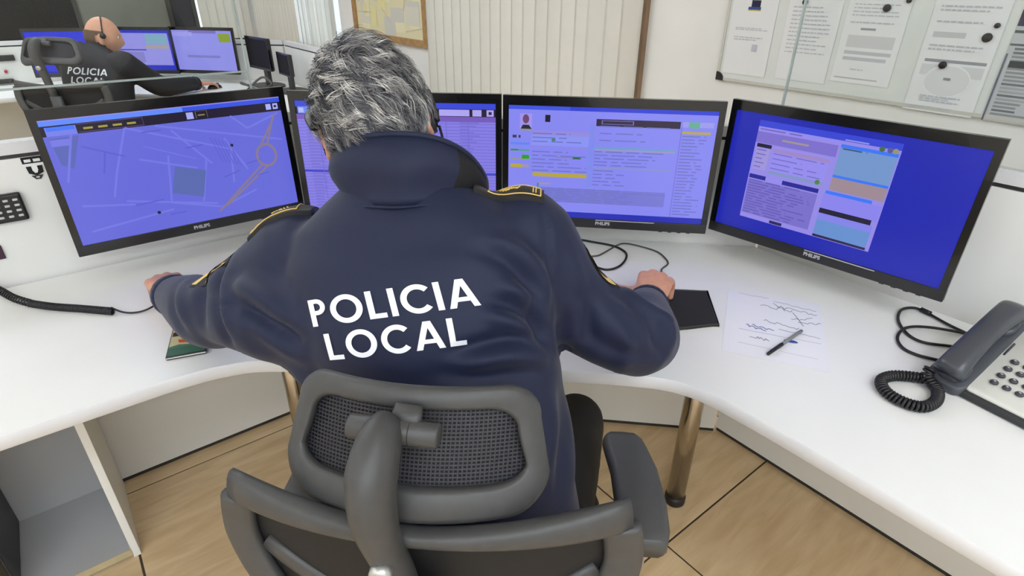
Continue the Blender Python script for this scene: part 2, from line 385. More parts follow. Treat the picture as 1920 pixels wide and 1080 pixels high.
# ------------------------------------------------------------------ workstation
DZ = .72
def front_curve():
    P = [(-1.15, 1.115), (-.7, 1.115), (-.3, 1.115), (-.032, 1.115), (.06, 1.112), (.132, 1.099), (.21, 1.06), (.4, .899), (.56, .762), (.68, .655), (.765, .572), (.812, .515), (.834, .455), (.841, .38), (.844, .26), (.845, 0), (.845, -.3), (.845, -.72)]
    return [tuple(p) for p in catmull(P, 6)]
FC = front_curve()
CORN_R, CORN_L = (1.532, .778), (.519, 1.778)
def workstation(dm, dz, where, glass=True, legs=True, ddz=0):
    D = DZ + ddz
    t = room_thing('corner_desk', 'white corner desk with a wavy front edge ' + where, 'desk', 0, dm)
    out = FC + [(1.528, -.72), (1.528, .775), (.517, 1.772), (-1.15, 1.772)]
    V, F = prism(out, D - .028, D); o = mesh('desktop', V, F, M_WHITE, t)
    # edge band along the front
    n = len(FC); V = []; F = []
    for i, (x, y) in enumerate(FC):
        a = np.array(FC[max(0, i - 1)]); b = np.array(FC[min(n - 1, i + 1)]); d = b - a; d /= np.linalg.norm(d); q = np.array([d[1], -d[0]])
        if q @ np.array([-1, -1]) < 0: q = -q
        for (off, z) in ((.0, D + .0002), (.0022, D - .003), (.0022, D - .026), (.0, D - .0285)): V.append((x + q[0] * off, y + q[1] * off, z))
    for i in range(n - 1):
        for k in range(3): F.append((i * 4 + k, i * 4 + k + 1, i * 4 + 5 + k, i * 4 + 4 + k))
    mesh('edge_band', V, F, M_EDGE, t, True)
    if legs:
        for (ln, lm) in ((1.172, .668), (.33, 1.425)):
            lg = MB().add(*lathe([(.0275, .03), (.0275, D - .03)], 24, ln, lm)).build('leg', M_METAL, t, True)
            MB().add(*lathe([(.028, 0), (.031, .004), (.031, .026), (.0275, .032)], 24, ln, lm)).build('foot', M_BLACK, lg, True)
    # partition panels
    gap = .012
    def panel(name, label, p0, p1, gl, pane):
        p0 = np.array(p0); p1 = np.array(p1); d = p1 - p0; L_ = np.linalg.norm(d); a = math.atan2(d[1], d[0])
        q = RM(p0[0], p0[1] + dm, 0)
        pt = thing(name, label, 'partition', q, RZ + a)
        mesh('board', *box(0, L_, 0, .035, .015, 1.028 + dz), M_PANEL, pt)
        mesh('rail', *box(0, L_, .006, .03, 1.028 + dz, 1.038 + dz), M_DARK, pt)
        mesh('top_cap', *box(0, L_, -.001, .036, 1.038 + dz, 1.066 + dz), M_EDGE, pt)
        mesh('skirting', *box(0, L_, .004, .03, 0, .015), M_DARK, pt)
        if gl:
            g0, g1 = pane
            if gl == 1:
                mesh('glass_pane', *box(g0, g1, .012, .02, 1.066 + dz, 1.177 + dz), M_GLASS, pt); mesh('glass_pane', *box(g0, g1, .012, .02, 1.181 + dz, 1.66 + dz), M_GLASS, pt)
                mesh('seam_strip', *box(g0, g1, .0115, .0205, 1.177 + dz, 1.181 + dz), M_GLASSEDGE, pt)
            else: mesh('glass_pane', *box(g0, g1, .012, .02, 1.066 + dz, 1.66 + dz), M_GLASS, pt)
            e = MB().add(*box(g1 - .001 if gl == 1 else g0 - .003, g1 + .003 if gl == 1 else g0 + .001, .0115, .0205, 1.066 + dz, 1.66 + dz)).build('glass_edge', M_GLASSEDGE, pt)
        return pt
    # left: along +n ; centre ; right: along -m
    pl = panel('partition_panel', 'white partition panel with glass screen on the left ' + where, (-1.15, 1.78), (.519, 1.78), 1 if glass else 0, (0, 1.15 + .468))
    pc = panel('partition_panel', 'white middle partition panel in the corner ' + where, CORN_L, CORN_R, 0, None)
    pr = panel('partition_panel', ('white partition panel with glass screen on the right ' if glass else 'white partition panel without glass on the right ') + where, (1.545, .778), (1.545, -.72), 2 if glass else 0, (-.027, 1.49))
    return t, pl, pc, pr
desk, panL, panC, panR = workstation(0, 0, 'around the seated officer in front')
BGM, BGZ = 4.0, -.075
desk2, pan2L, pan2C, pan2R = workstation(BGM, BGZ, 'of the workstation in the background', glass=False, legs=True, ddz=-.02)

# open cabinet under the left wing + computer tower
cb = room_thing('open_cabinet', 'open white under-desk cabinet at the lower left', 'cabinet', -.15, 1.455)
bbox('side_panel', (-.018, 0, 0, .31, .0, .688), M_PANEL, cb, .001, 1)
M_CAB = mat('grey_laminate', (176, 177, 179), .5, noise=.02, nscale=6)
bbox('side_panel', (-.62, -.602, 0, .31, .0, .688), M_CAB, cb, .001, 1)
bbox('bottom_board', (-.602, -.018, 0, .31, .012, .034), M_CAB, cb, .001, 1)
bbox('back_board', (-.602, -.018, .295, .309, .034, .688), M_CAB, cb, .001, 1)
mesh('edge_strip', *box(-.602, -.018, -.002, 0, .012, .034), mat('beige_edge', (190, 176, 140), .5, noise=.1), cb)
pc_ = room_thing('computer_tower', 'black computer tower standing inside the open cabinet', 'computer', -.487, 1.475, .034)
bbox('case', (-.085, .085, 0, .27, .006, .42), M_BLACK, pc_, .004)
bbox('front_panel', (-.085, .085, -.014, 0, .004, .424), M_GLOSS, pc_, .004)
for xx in (-.07, .07):
    for yy in (.03, .24): bbox('foot', (xx - .012, xx + .012, yy - .012, yy + .012, 0, .007), M_DARK, pc_, .001, 1)

# wall things behind on the right: whiteboard, papers, magnets --------------
WBM0, WBM1, WBZ0, WBZ1 = -.75, 1.595, 1.018, 2.05
wb = room_thing('whiteboard', 'white magnetic board with a thin aluminium frame on the right wall', 'whiteboard', N1 - .002, WBM0, WBZ0)
L_ = WBM1 - WBM0; H_ = WBZ1 - WBZ0
mesh('board_surface', *box(-.012, -.002, .01, L_ - .01, .01, H_ - .01), mat('whiteboard_enamel', (228, 233, 230), .18, noise=.02, nscale=2), wb)
f_ = MB()
for d in ((-.016, 0, 0, .012, 0, H_), (-.016, 0, L_ - .012, L_, 0, H_), (-.016, 0, .012, L_ - .012, 0, .012), (-.016, 0, .012, L_ - .012, H_ - .012, H_)): f_.add(*box(*d))
f_.build('frame', mat('board_frame', (206, 205, 198), .4, noise=.04), wb)
for yy in (L_ - .036, 0):
    for zz in (0, H_ - .036):
        cc = MB(); o_ = yy > 1
        pts = [(0, 0)] + [(.036 * math.cos(R(a)), .036 * math.sin(R(a))) for a in range(0, 91, 15)]
        V = []; 
        for (a, b) in pts:
            y = (L_ - a) if o_ else a; z = b if zz == 0 else H_ - b
            V.append((-.02, y, z))
        V += [(-.001, v[1], v[2]) for v in V]; n_ = len(pts)
        cc.add(V, [tuple(range(n_)), tuple(range(2 * n_ - 1, n_ - 1, -1))] + [(i, (i + 1) % n_, n_ + (i + 1) % n_, n_ + i) for i in range(n_)])
        cc.build('corner_cap', M_BLACK, wb)
M_PRINT = attr_mat('printed_paper', 0, .6)
def text_lines(x0, x1, ys, col, t=.012, ragged=.3):
    out = []
    for y in ys:
        x = x0; xe = x1 - random.random() * ragged * (x1 - x0)
        while x < xe:
            w_ = min(random.uniform(.03, .12), xe - x); out.append((rc(x, y, x + w_, y + t), col)); x += w_ + .018
    return out
PI = 0
def wall_paper(label, m_c, z_c, w_, h_, polys, base=(236, 238, 240), tilt=0, lift=.0, group=None):
    global PI
    t = tag(print_mesh('paper_sheet', [(rc(0, 0, 1, 1), base)] + polys, M_PRINT, None, (0, 0, 0), (0, -math.cos(tilt), math.sin(tilt)), (0, math.sin(tilt), math.cos(tilt)), (-1, 0, 0), w_, h_), label, 'paper', group)
    me = t.data; k = len(me.vertices)   # a real sheet: give it thickness
    t.location = RM(N1 - .0165 - lift, m_c, z_c); t.rotation_euler = (0, 0, RZ)
    s = t.modifiers.new('thick', 'SOLIDIFY'); s.thickness = .0003; s.offset = -1
    return t
G = (196, 199, 205); D_ = (158, 162, 168)
wall_paper('printed notice with a dark blue and yellow header, leftmost on the whiteboard', 1.468, 1.20, .205, .297,
    [(rc(.42, .90, .62, .985), (40, 44, 70)), (rc(.36, .865, .64, .90), (60, 80, 150)), (rc(.36, .85, .64, .865), (190, 180, 90))] + text_lines(.15, .9, [.62, .60, .5, .47], G) + [(rc(.6, .33, .72, .42), (196, 200, 214))])
wall_paper('pale printed sheet behind the left edge of the glass screen', 1.215, 1.205, .21, .297, text_lines(.1, .9, np.arange(.35, .95, .05), G, .014))
wall_paper('printed sheet with a grey table, second from the newspaper page', .985, 1.222, .21, .297,
    [(rc(.3, .62, .55, .645), D_), (rc(.12, .42, .9, .56), (212, 214, 217)), (rc(.12, .34, .9, .38), G), (rc(.12, .27, .85, .31), G), (rc(.05, .05, .8, .065), (190, 192, 196))] + text_lines(.1, .9, [.9, .86, .82, .78, .7], G) + text_lines(.3, .6, [.16], G))
ang = np.linspace(0, 2 * math.pi, 30)
ringp = [([(.5 + .33 * math.cos(a), .27 + .14 * math.sin(a)), (.5 + .33 * math.cos(b), .27 + .14 * math.sin(b)), (.5 + .31 * math.cos(b), .27 + .125 * math.sin(b)), (.5 + .31 * math.cos(a), .27 + .125 * math.sin(a))], (238, 240, 242)) for a, b in zip(ang[:-1], ang[1:])]
wall_paper('long printed sheet with a round diagram, held by two black magnets', .705, 1.205, .212, .385,
    [(rc(.1, .62, .55, .665), (206, 208, 210)), (rc(.1, .42, .95, .445), D_), (rc(.08, .31, .95, .40), (218, 220, 223)), ([(.5 + .32 * math.cos(a), .27 + .132 * math.sin(a)) for a in ang[:-1]], (224, 226, 228))] + ringp + [(rc(.45, .28, .55, .30), (150, 154, 158))] + text_lines(.1, .95, [.97, .945, .86, .83, .74, .55, .52], G) + text_lines(.2, .8, [.13, .11, .09], (200, 204, 214)) + text_lines(.1, .8, [.035], G), lift=.0006)
news = [(rc(.0, .86, .35, 1), (70, 66, 84)), (rc(0, .80, 1, .825), (90, 94, 100)), (rc(0, .69, 1, .71), (110, 114, 120))]
for c_ in range(3):
    for y in np.arange(.06, .68, .035): news.append((rc(.05 + c_ * .32, y, .05 + c_ * .32 + random.uniform(.18, .29), y + .02), random.choice([(150, 154, 158), (120, 124, 130), (172, 176, 180)])))
news += [(rc(.05, .5, .5, .56), (70, 72, 76)), (rc(.45, .25, .98, .3), (84, 86, 90)), (rc(0, 0, .015, .62), (110, 110, 130))]
wall_paper('grey newspaper page with columns of text at the right end of the whiteboard', .405, 1.178, .33, .33, news, (196, 200, 204), lift=.0002)
def magnet(label, m_, z_, r=.011, group='black board magnets'):
    t = tag(MB().add(*lathe([(r * .96, 0), (r, .002), (r, .007), (r * .85, .009)], 20)).build('board_magnet', M_BLACK, None, True), label, 'magnet', group)
    t.location = RM(N1 - .0178, m_, z_); t.rotation_euler = (0, R(-90), RZ)
    return t
magnet('round black magnet on the sheet with the grey table', .956, 1.333, .0125)
magnet('upper round black magnet on the sheet with the round diagram', .634, 1.259, .014)
magnet('lower round black magnet on the sheet with the round diagram', .730, 1.167, .012)
magnet('small dark magnet at the top edge above the grey table sheet', .892, 1.358, .008)
magnet('small dark square magnet beside the upper round magnet', .619, 1.295, .008)
magnet('small green magnet on the pale sheet behind the glass', 1.256, 1.343, .010)

# framed map
fm = room_thing('framed_map', 'pale yellow street map in a wooden frame on the back wall', 'map', N1 - .004, 4.13, .94)
FL, FH = 1.3, .98
f_ = MB()
for d in ((-.03, 0, 0, .06, 0, FH), (-.03, 0, FL - .06, FL, 0, FH), (-.03, 0, .06, FL - .06, 0, .05), (-.03, 0, .06, FL - .06, FH - .05, FH)): f_.add(*box(*d))
f_.build('frame', M_WOODF, fm)
mp = []
for k in range(46):
    x, y = random.random(), random.random(); w_, h_ = random.uniform(.04, .2), random.uniform(.04, .2)
    mp.append((rc(x * .9, y * .9, min(1, x * .9 + w_), min(1, y * .9 + h_)), random.choice([(236, 226, 170), (232, 222, 180), (224, 220, 204), (238, 232, 196), (214, 212, 204)])))
for k in range(26):
    x, y, a = random.random(), random.random(), random.random() * 3.1
    mp.append((seg2(x * .9 + .05, y * .9 + .05, min(.98, max(.02, x + .25 * math.cos(a))), min(.98, max(.02, y + .25 * math.sin(a))), .008, 1.3), (214, 204, 178)))
print_mesh('map_print', [(rc(0, 0, 1, 1), (232, 224, 186))] + mp, M_PRINT, fm, (-.012, FL / 2, FH / 2), (0, -1, 0), (0, 0, 1), (-1, 0, 0), FL - .12, FH - .1)

# things fixed on the left panel: emblem sticker, keypad, dark tag -------------
def on_panel(n_, z_, dm=0): return RM(n_, 1.7795 + dm, z_)
st = thing('crest_sticker', 'small black and white crest sticker on the left partition panel', 'sticker', on_panel(-.068, .972), RZ)
print_mesh('print', [(rc(0, .62, 1, 1), (24, 24, 28)), (rc(.12, .78, .44, .9), (235, 235, 235)), (rc(.56, .78, .9, .9), (235, 235, 235)), (rc(.0, .6, 1, .72), (240, 240, 240)),
    (([(.1, .6), (.9, .6), (.86, .3), (.5, .18), (.14, .3)]), (26, 26, 30)), (([(.36, .62), (.64, .62), (.64, .42), (.56, .3), (.44, .3), (.36, .42)]), (244, 244, 244)), (([(.2, .2), (.8, .2), (.62, .02), (.38, .02)]), (60, 60, 62)), (rc(.42, .08, .58, .15), (210, 210, 210))],
    M_PRINT, st, (0, -.0006, .028), (1, 0, 0), (0, 0, 1), (0, -1, 0), .04, .056)
kp = thing('wall_keypad', 'black keypad handset with small pale keys on the left partition panel', 'keypad', on_panel(-.165, .884), RZ)
bbox('case', (-.052, .052, -.018, .0, 0, .068), M_BLACK, kp, .006, 3)
for i in range(4):
    for j in range(5):
        bbox('key', (.040 - j * .0185 - .006, .040 - j * .0185 + .004, -.0205, -.017, .012 + i * .013, .0175 + i * .013), mat('pale_key', (196, 196, 192), .5, noise=.03), kp, .001, 1)
tg = thing('dark_tag', 'small dark purple tag at the left edge of the panel', 'tag', on_panel(-.21, .795), RZ)
bbox('plate', (-.022, .022, -.006, 0, 0, .035), mat('purple_tag', (60, 30, 52), .5, noise=.1), tg, .002)
# ------------------------------------------------------------------ monitors
M_SCREEN = attr_mat('lit_screen', .95, .25)
M_BEZEL = mat('bezel_gloss', (14, 14, 15), .22, coat=.25, noise=.04, nscale=12)
M_BEZEL2 = mat('bezel_desk_reflection', (38, 38, 39), .34, noise=.06, nscale=30)  # lower bezel: the desk's reflection painted in as a lighter grey
M_LOGO = mat('silver_logo', (205, 205, 208), .35, metal=.3, noise=.03)
def text_mesh(name, s, size, m, parent, loc, rot, ext=.0006, bold=0):
    c = bpy.data.curves.new(name, 'FONT'); c.body = s; c.size = size; c.align_x = 'CENTER'; c.align_y = 'CENTER'; c.extrude = ext; c.offset = bold; c.resolution_u = 3
    o = bpy.data.objects.new(name + '_c', c); COL.objects.link(o)
    dg = bpy.context.evaluated_depsgraph_get(); me = bpy.data.meshes.new_from_object(o.evaluated_get(dg)); bpy.data.objects.remove(o); bpy.data.curves.remove(c)
    ob = link(name, me, m, parent); me.materials.clear(); me.materials.append(m); ob.location = loc; ob.rotation_euler = rot
    return ob
def monitor(label, x, y, z, yaw, tilt, polys, s=1.0, arm=.09, logo=True, lit=True, foot=False, arm_yaw=0):
    t = bpy.data.objects.new('monitor', None); COL.objects.link(t); tag(t, label, 'monitor')
    t.location = (x, y, z); t.rotation_euler = (R(-tilt), 0, R(yaw)); W, H = .531 * s, .299 * s
    bs, bt, bb = .0155 * s, .0245 * s, .026 * s; X, Z0, Z1 = W / 2 + bs, -H / 2 - bb, H / 2 + bt; e = .0035
    # front bezel: frame with rounded lip around the recessed screen
    fr = MB(); d0, d1 = -.004, .012
    for dims in ((-X, X, d0, d1, H / 2, Z1), (-X, -W / 2, d0, d1, -H / 2, H / 2), (W / 2, X, d0, d1, -H / 2, H / 2)): fr.add(*box(*dims))
    fr.build('bezel', M_BEZEL, t)
    lo = bbox('lower_bezel', (-X, X, d0 - .001, d1, Z0, -H / 2), M_BEZEL2, t, .0012, 1)
    # rear shell, tapering
    o1 = [(-X, .012, Z0), (X, .012, Z0), (X, .012, Z1), (-X, .012, Z1)]; o2 = [(-X * .97, .026, Z0 + .006), (X * .97, .026, Z0 + .006), (X * .97, .026, Z1 - .006), (-X * .97, .026, Z1 - .006)]
    o3 = [(-X * .6, .055 * s, Z0 * .6), (X * .6, .055 * s, Z0 * .6), (X * .6, .055 * s, Z1 * .6), (-X * .6, .055 * s, Z1 * .6)]
    V, F = rings([o1, o2, o3]); mesh('rear_shell', V, F, M_BLACK, t)
    print_mesh('screen', polys if lit else [(rc(0, 0, 1, 1), (4, 4, 5))], M_SCREEN if lit else M_PRINT, t, (0, -.0012, 0), (1, 0, 0), (0, 0, 1), (0, -1, 0), W, H, .00005)
    if logo:
        text_mesh('brand_lettering', 'PHILIPS', .0125 * s, M_LOGO, lo, (0, d0 - .0013, -H / 2 - bb * .46), (R(90), 0, 0), .0003, .0004)
        mesh('glint_strip', *box(-.02 * s, .14 * s, d0 - .0016, d0 - .0008, -H / 2 - .0035, -H / 2 - .0015), M_LOGO, lo) if arm_yaw == 99 else None
        for xx in (.16, .185, .21, .235): mesh('button', *box(xx * s - .005, xx * s + .005, d0 + .002, d0 + .008, Z0 - .0025, Z0 + .001), M_BLACK, lo)
    if arm:
        a = MB().add(*box(-.05, .05, .055 * s, .055 * s + .008, -.05, .05)); a.build('mount_plate', M_DARK, t)
        MB().add(*box(-.018, .018, .055 * s + .008, .055 * s + arm, -.018, .018)).build('mount_arm', M_DARK, t)
    return t
def uitext(x0, x1, y0, y1, n, col, t=.008): return text_lines(x0, x1, np.linspace(y0, y1, n), col, t, .45)
# left screen: street map
BGC = (104, 108, 220)
p1 = [(rc(0, 0, 1, 1), BGC), (rc(0, .955, .55, 1), (98, 140, 255)), (rc(.55, .955, 1, 1), (56, 84, 228)), (rc(0, .99, 1, 1), (150, 140, 230)), (rc(.0, .878, 1, .955), (28, 20, 44)),
      (rc(.015, .878, .125, .945), (120, 130, 236)), (rc(.02, .915, .12, .945), (70, 120, 250)), (rc(.13, .945, .38, .95), (90, 70, 110)), (rc(.13, .885, .38, .89), (90, 70, 110)), (rc(.378, .885, .38, .95), (90, 70, 110)),
      (rc(.56, .89, .59, .945), (170, 175, 245)), (rc(.60, .89, .602, .95), (150, 140, 90)), (rc(.60, .948, .65, .95), (120, 110, 80)), (rc(.65, .89, .652, .95), (120, 110, 80)), (rc(.61, .91, .64, .92), (150, 140, 90)), (rc(.928, .895, .953, .945), (175, 180, 250)), (rc(.962, .895, .987, .945), (175, 180, 250)), (rc(.968, .91, .98, .93), (40, 30, 60))]
p1 += [(rc(.15 + k * .055, .905, .185 + k * .055, .92), (170, 160, 70)) for k in range(4)]
p1 += [([(.02, .86), (.125, .865), (.07, .62), (.03, .66)], (92, 104, 186)), (rc(.02, .80, .09, .85), (120, 124, 232))]
ST = (118, 122, 230); SD = (92, 95, 205)
for s_ in ((.10, .88, .03, .52), (.30, .88, .72, .60), (.30, .88, .22, .55), (.22, .55, .18, .35), (.42, .87, .98, .62), (.44, .62, .40, .22), (.60, .55, .54, .18), (.72, .60, .70, .30), (.22, .30, .60, .14), (.05, .10, .40, .16), (.40, .22, .62, .10), (.48, .82, .62, .50), (.32, .62, .55, .48), (.70, .70, .78, .40), (.75, .88, .82, .76), (.62, .10, .80, .20), (.82, .76, .98, .86), (.05, .32, .25, .26)):
    p1.append((seg2(*s_, .016), ST))
for s_ in ((.12, .78, .27, .66), (.36, .83, .44, .83), (.52, .66, .6, .67), (.66, .36, .74, .40), (.25, .25, .37, .26), (.38, .12, .45, .12), (.78, .45, .85, .47), (.2, .72, .17, .55), (.82, .33, .88, .34)): p1.append((seg2(*s_, .010), SD))
for k in range(6): p1.append((seg2(.64 + k * .016, .72 - k * .012, .67 + k * .016, .50 - k * .012, .006), SD)); p1.append((seg2(.35 + k * .025, .72 - k * .02, .43 + k * .025, .66 - k * .02, .006), ST))
p1.append(([(.455, .52), (.585, .45), (.545, .22), (.415, .30)], (92, 108, 178)))
YL_ = (136, 122, 150)
for a, b in zip(np.linspace(0, 2 * math.pi, 25)[:-1], np.linspace(0, 2 * math.pi, 25)[1:]):
    f1 = lambda a, q: (.885 + .048 * q * math.cos(a), .50 + .1 * q * math.sin(a)); p1.append(([f1(a, 1.12), f1(b, 1.12), f1(b, .86), f1(a, .86)], YL_))
for s_ in ((.855, .42, .60, .06), (.88, .40, .64, .10), (.90, .60, .945, .80), (.86, .58, .94, .78), (.945, .80, .965, .86)): p1.append((seg2(*s_, .018), YL_))
for (cx, cy) in ((.728, .63), (.335, .155)): p1.append(([(cx + .008 * math.cos(a), cy + .014 * math.sin(a)) for a in np.linspace(0, 6.0, 9)], (24, 30, 50)))
m1 = monitor('leftmost front monitor, tilted toward the officer, showing a blue street map', -.848, 1.454, .976, 38.0, 1.9, p1, arm=.10)
# second screen: list
p2 = [(rc(0, 0, 1, 1), (136, 128, 230)), (rc(0, .95, 1, 1), (58, 74, 216)), (rc(0, .885, 1, .95), (40, 26, 52)), (rc(0, .84, 1, .885), (120, 92, 190)), (rc(.01, .89, .09, .95), (110, 140, 240)), (rc(.015, .9, .04, .94), (180, 190, 250)), (rc(.72, .89, .87, .945), (176, 168, 244)), (rc(.885, .89, .93, .945), (176, 168, 244)), (rc(.955, .89, .99, .945), (176, 168, 244)), (rc(.965, .905, .98, .93), (50, 30, 70))]
for k in range(30):
    y = .82 - k * .028; p2.append((rc(0, y, 1, y + .005), (112, 106, 208)))
    for c_ in (.04, .2, .42, .6, .82): p2.append((rc(c_, y + .009, c_ + random.uniform(.04, .1), y + .017), (116, 108, 206)))
p2 += [(rc(.0, .365, 1, .385), (48, 58, 196)), (rc(.75, 0, .755, .84), (118, 112, 212)), (rc(.86, 0, .865, .84), (118, 112, 212)), (rc(.1, 0, .105, .84), (118, 112, 212))]
m2 = monitor('second front monitor, behind the head of the grey-haired officer, showing a list', -.312, 1.546, .977, -2.5, 1.4, p2, arm=.12)
# third screen: dispatch form
LV = (150, 150, 246); GR = (112, 118, 200)
p3 = [(rc(0, 0, 1, 1), (136, 138, 244)), (rc(0, .965, 1, 1), (64, 86, 226)), (rc(.3, .965, 1, 1), (48, 64, 214)), (rc(0, 0, 1, .055), (34, 44, 180)), (rc(.43, .845, .83, .905), (44, 34, 62)), (rc(.455, .862, .61, .895), (120, 110, 190)), (rc(.46, .867, .605, .89), (44, 34, 62)), (rc(.18, .865, .205, .925), (26, 22, 40)),
      (rc(.055, .79, .115, .93), (164, 150, 240)), ([(.085 + .016 * math.cos(a), .885 + .04 * math.sin(a)) for a in np.linspace(0, 6, 12)], (110, 70, 110)), ([(.06, .80), (.115, .80), (.1, .835), (.07, .835)], (40, 40, 50)), (rc(.055, .785, .115, .80), (150, 150, 150)),
      (rc(.115, .75, .43, .79), (150, 140, 226)), (rc(.115, .66, .4, .75), (140, 150, 248)), (rc(.01, .66, .105, .68), (90, 140, 245)), (rc(.01, .605, .05, .62), (40, 150, 60)), (rc(.05, .605, .105, .62), (80, 160, 150)), (rc(.068, .535, .105, .57), (40, 160, 50)), (rc(.01, .525, .105, .535), (150, 160, 110)), (rc(.01, .455, .07, .485), (190, 170, 50)), (rc(.07, .455, .105, .485), (160, 150, 190)),
      (rc(.115, .645, .4, .648), (160, 130, 190)), (rc(.24, .555, .37, .568), (140, 130, 190)), (rc(.325, .548, .365, .57), (50, 110, 80)), (rc(.125, .38, .405, .415), (186, 168, 60)), (rc(.43, .65, .82, .668), (110, 160, 210)), (rc(.43, .635, .82, .648), (160, 150, 200)), (rc(.43, .475, .82, .485), (140, 150, 200)), (rc(.40, .3, .425, .86), (128, 140, 240)),
      (rc(.16, .145, .8, .28), (120, 122, 214)), (rc(.15, .175, .2, .20), (180, 165, 70)), (rc(.16, .31, .22, .32), (180, 165, 70)), (rc(.15, .2, .158, .32), (70, 140, 110)), (rc(.84, .86, .985, .905), (156, 156, 240)), (rc(.868, .855, .92, .905), (100, 176, 150)), (rc(.835, .805, .975, .825), (190, 170, 60)), (rc(.835, .055, .84, .86), (118, 120, 220)), (rc(.02, .72, .04, .745), (60, 60, 90)), (rc(.05, .72, .06, .745), (60, 60, 90)), ([(.225 + .01 * math.cos(a), .715 + .018 * math.sin(a)) for a in np.linspace(0, 6, 8)], (70, 130, 110))]
for (x0, x1, y0, y1, n_) in ((.12, .4, .43, .6, 6), (.43, .8, .50, .62, 5), (.43, .6, .32, .45, 5), (.45, .8, .72, .84, 3), (.17, .8, .15, .27, 7), (.845, .97, .08, .78, 26), (.12, .4, .69, .76, 3), (.02, .1, .06, .12, 2)): p3 += uitext(x0, x1, y0, y1, n_, GR, .010)
m3 = monitor('third front monitor from the left, showing a lavender dispatch form with yellow bars', .251, 1.503, .975, -7.1, 1.4, p3, arm=.045, arm_yaw=99)
# right screen: blue desktop with a window
NB = (26, 36, 178)
p4 = [(rc(0, 0, 1, 1), NB), (rc(.12, .12, .715, .93), (150, 140, 232)), (rc(.12, .90, .715, .95), (54, 70, 214)), (rc(.12, .87, .48, .895), (150, 140, 240)), (rc(.12, .77, .48, .86), (126, 112, 208)), (rc(.24, .81, .36, .825), (160, 150, 150)), (rc(.13, .735, .20, .765), (26, 22, 50)), (rc(.13, .55, .195, .73), (160, 150, 220)), (rc(.21, .56, .46, .76), (150, 142, 240)), (rc(.21, .715, .46, .745), (160, 136, 200)), (rc(.21, .535, .46, .56), (130, 150, 200)), (rc(.125, .47, .45, .505), (30, 32, 150)), (rc(.205, .47, .285, .505), (150, 140, 240)), (rc(.125, .16, .45, .46), (122, 112, 206)),
      (rc(.49, .85, .71, .875), (60, 120, 250)), (rc(.49, .64, .71, .85), (116, 152, 206)), (rc(.49, .62, .71, .64), (60, 120, 250)), (rc(.49, .52, .71, .62), (160, 140, 150)), (rc(.48, .485, .67, .51), (60, 120, 250)), (rc(.475, .36, .71, .485), (140, 134, 240)), (rc(.475, .325, .69, .365), (30, 26, 52)), (rc(.475, .145, .70, .325), (104, 146, 210)), (rc(.475, .27, .70, .325), (134, 134, 236)), (rc(.475, .125, .70, .145), (40, 34, 80)), (rc(.27, .125, .33, .15), (40, 34, 90)), (rc(.0, 0, 1, .03), (26, 34, 170))]
for (cx, cy, c_) in ((.645, .89, (70, 110, 70)), (.675, .89, (90, 90, 150)), (.695, .89, (150, 150, 110)), (.435, .555, (80, 130, 60))): p4.append(([(cx + .011 * math.cos(a), cy + .02 * math.sin(a)) for a in np.linspace(0, 6, 10)], c_))
p4 += uitext(.13, .45, .17, .45, 13, (98, 90, 180), .009) + uitext(.215, .45, .58, .70, 4, (116, 106, 200), .008) + uitext(.13, .47, .878, .885, 1, (110, 90, 180), .008) + uitext(.50, .66, .905, .905, 1, (150, 150, 240), .01) + uitext(.5, .6, .838, .838, 1, (60, 80, 120), .01) + uitext(.135, .19, .57, .71, 5, (120, 110, 200), .01)
m4 = monitor('rightmost front monitor, showing one window on a deep blue desktop', .745, 1.295, .977, -46.8, 1.4, p4, arm=.10, foot=True, arm_yaw=99)
# background workstation's screens
q1 = [(rc(0, 0, 1, 1), (26, 42, 214)), (rc(.0, .0, 1, .05), (20, 30, 170))]
q2 = [(rc(0, 0, 1, 1), (40, 50, 190)), (rc(.02, .13, .97, .93), (150, 148, 232)), (rc(.62, .66, .95, .9), (128, 172, 196)), (rc(.6, .55, .95, .64), (170, 160, 160)), (rc(.05, .5, .6, .53), (70, 70, 170)), (rc(.08, .2, .55, .46), (136, 130, 206))]
q3 = [(rc(0, 0, 1, 1), (146, 146, 236)), (rc(.3, .93, .75, 1), (120, 110, 190)), (rc(.78, .72, .97, .93), (138, 160, 40)), (rc(.2, .32, .75, .38), (126, 124, 200)), (rc(.02, .85, .35, .95), (160, 158, 240))]
S_ = .92
monitor('background monitor behind the bald officer, plain blue screen', -3.462 * S_, 4.799 * S_, 1.41 + (-.527) * S_, 19, 1.8, q1, S_, arm=.06, logo=False)
monitor('background monitor right of the bald officer, showing a lavender window', -3.03 * S_, 4.995 * S_, 1.41 + (-.527) * S_, -.5, 1.7, q2, S_, arm=.06, logo=False)
monitor('rightmost lit background monitor with a green square in its corner', -2.507 * S_, 4.989 * S_, 1.41 + (-.524) * S_, -9.3, 1.8, q3, S_, arm=.06, logo=False)

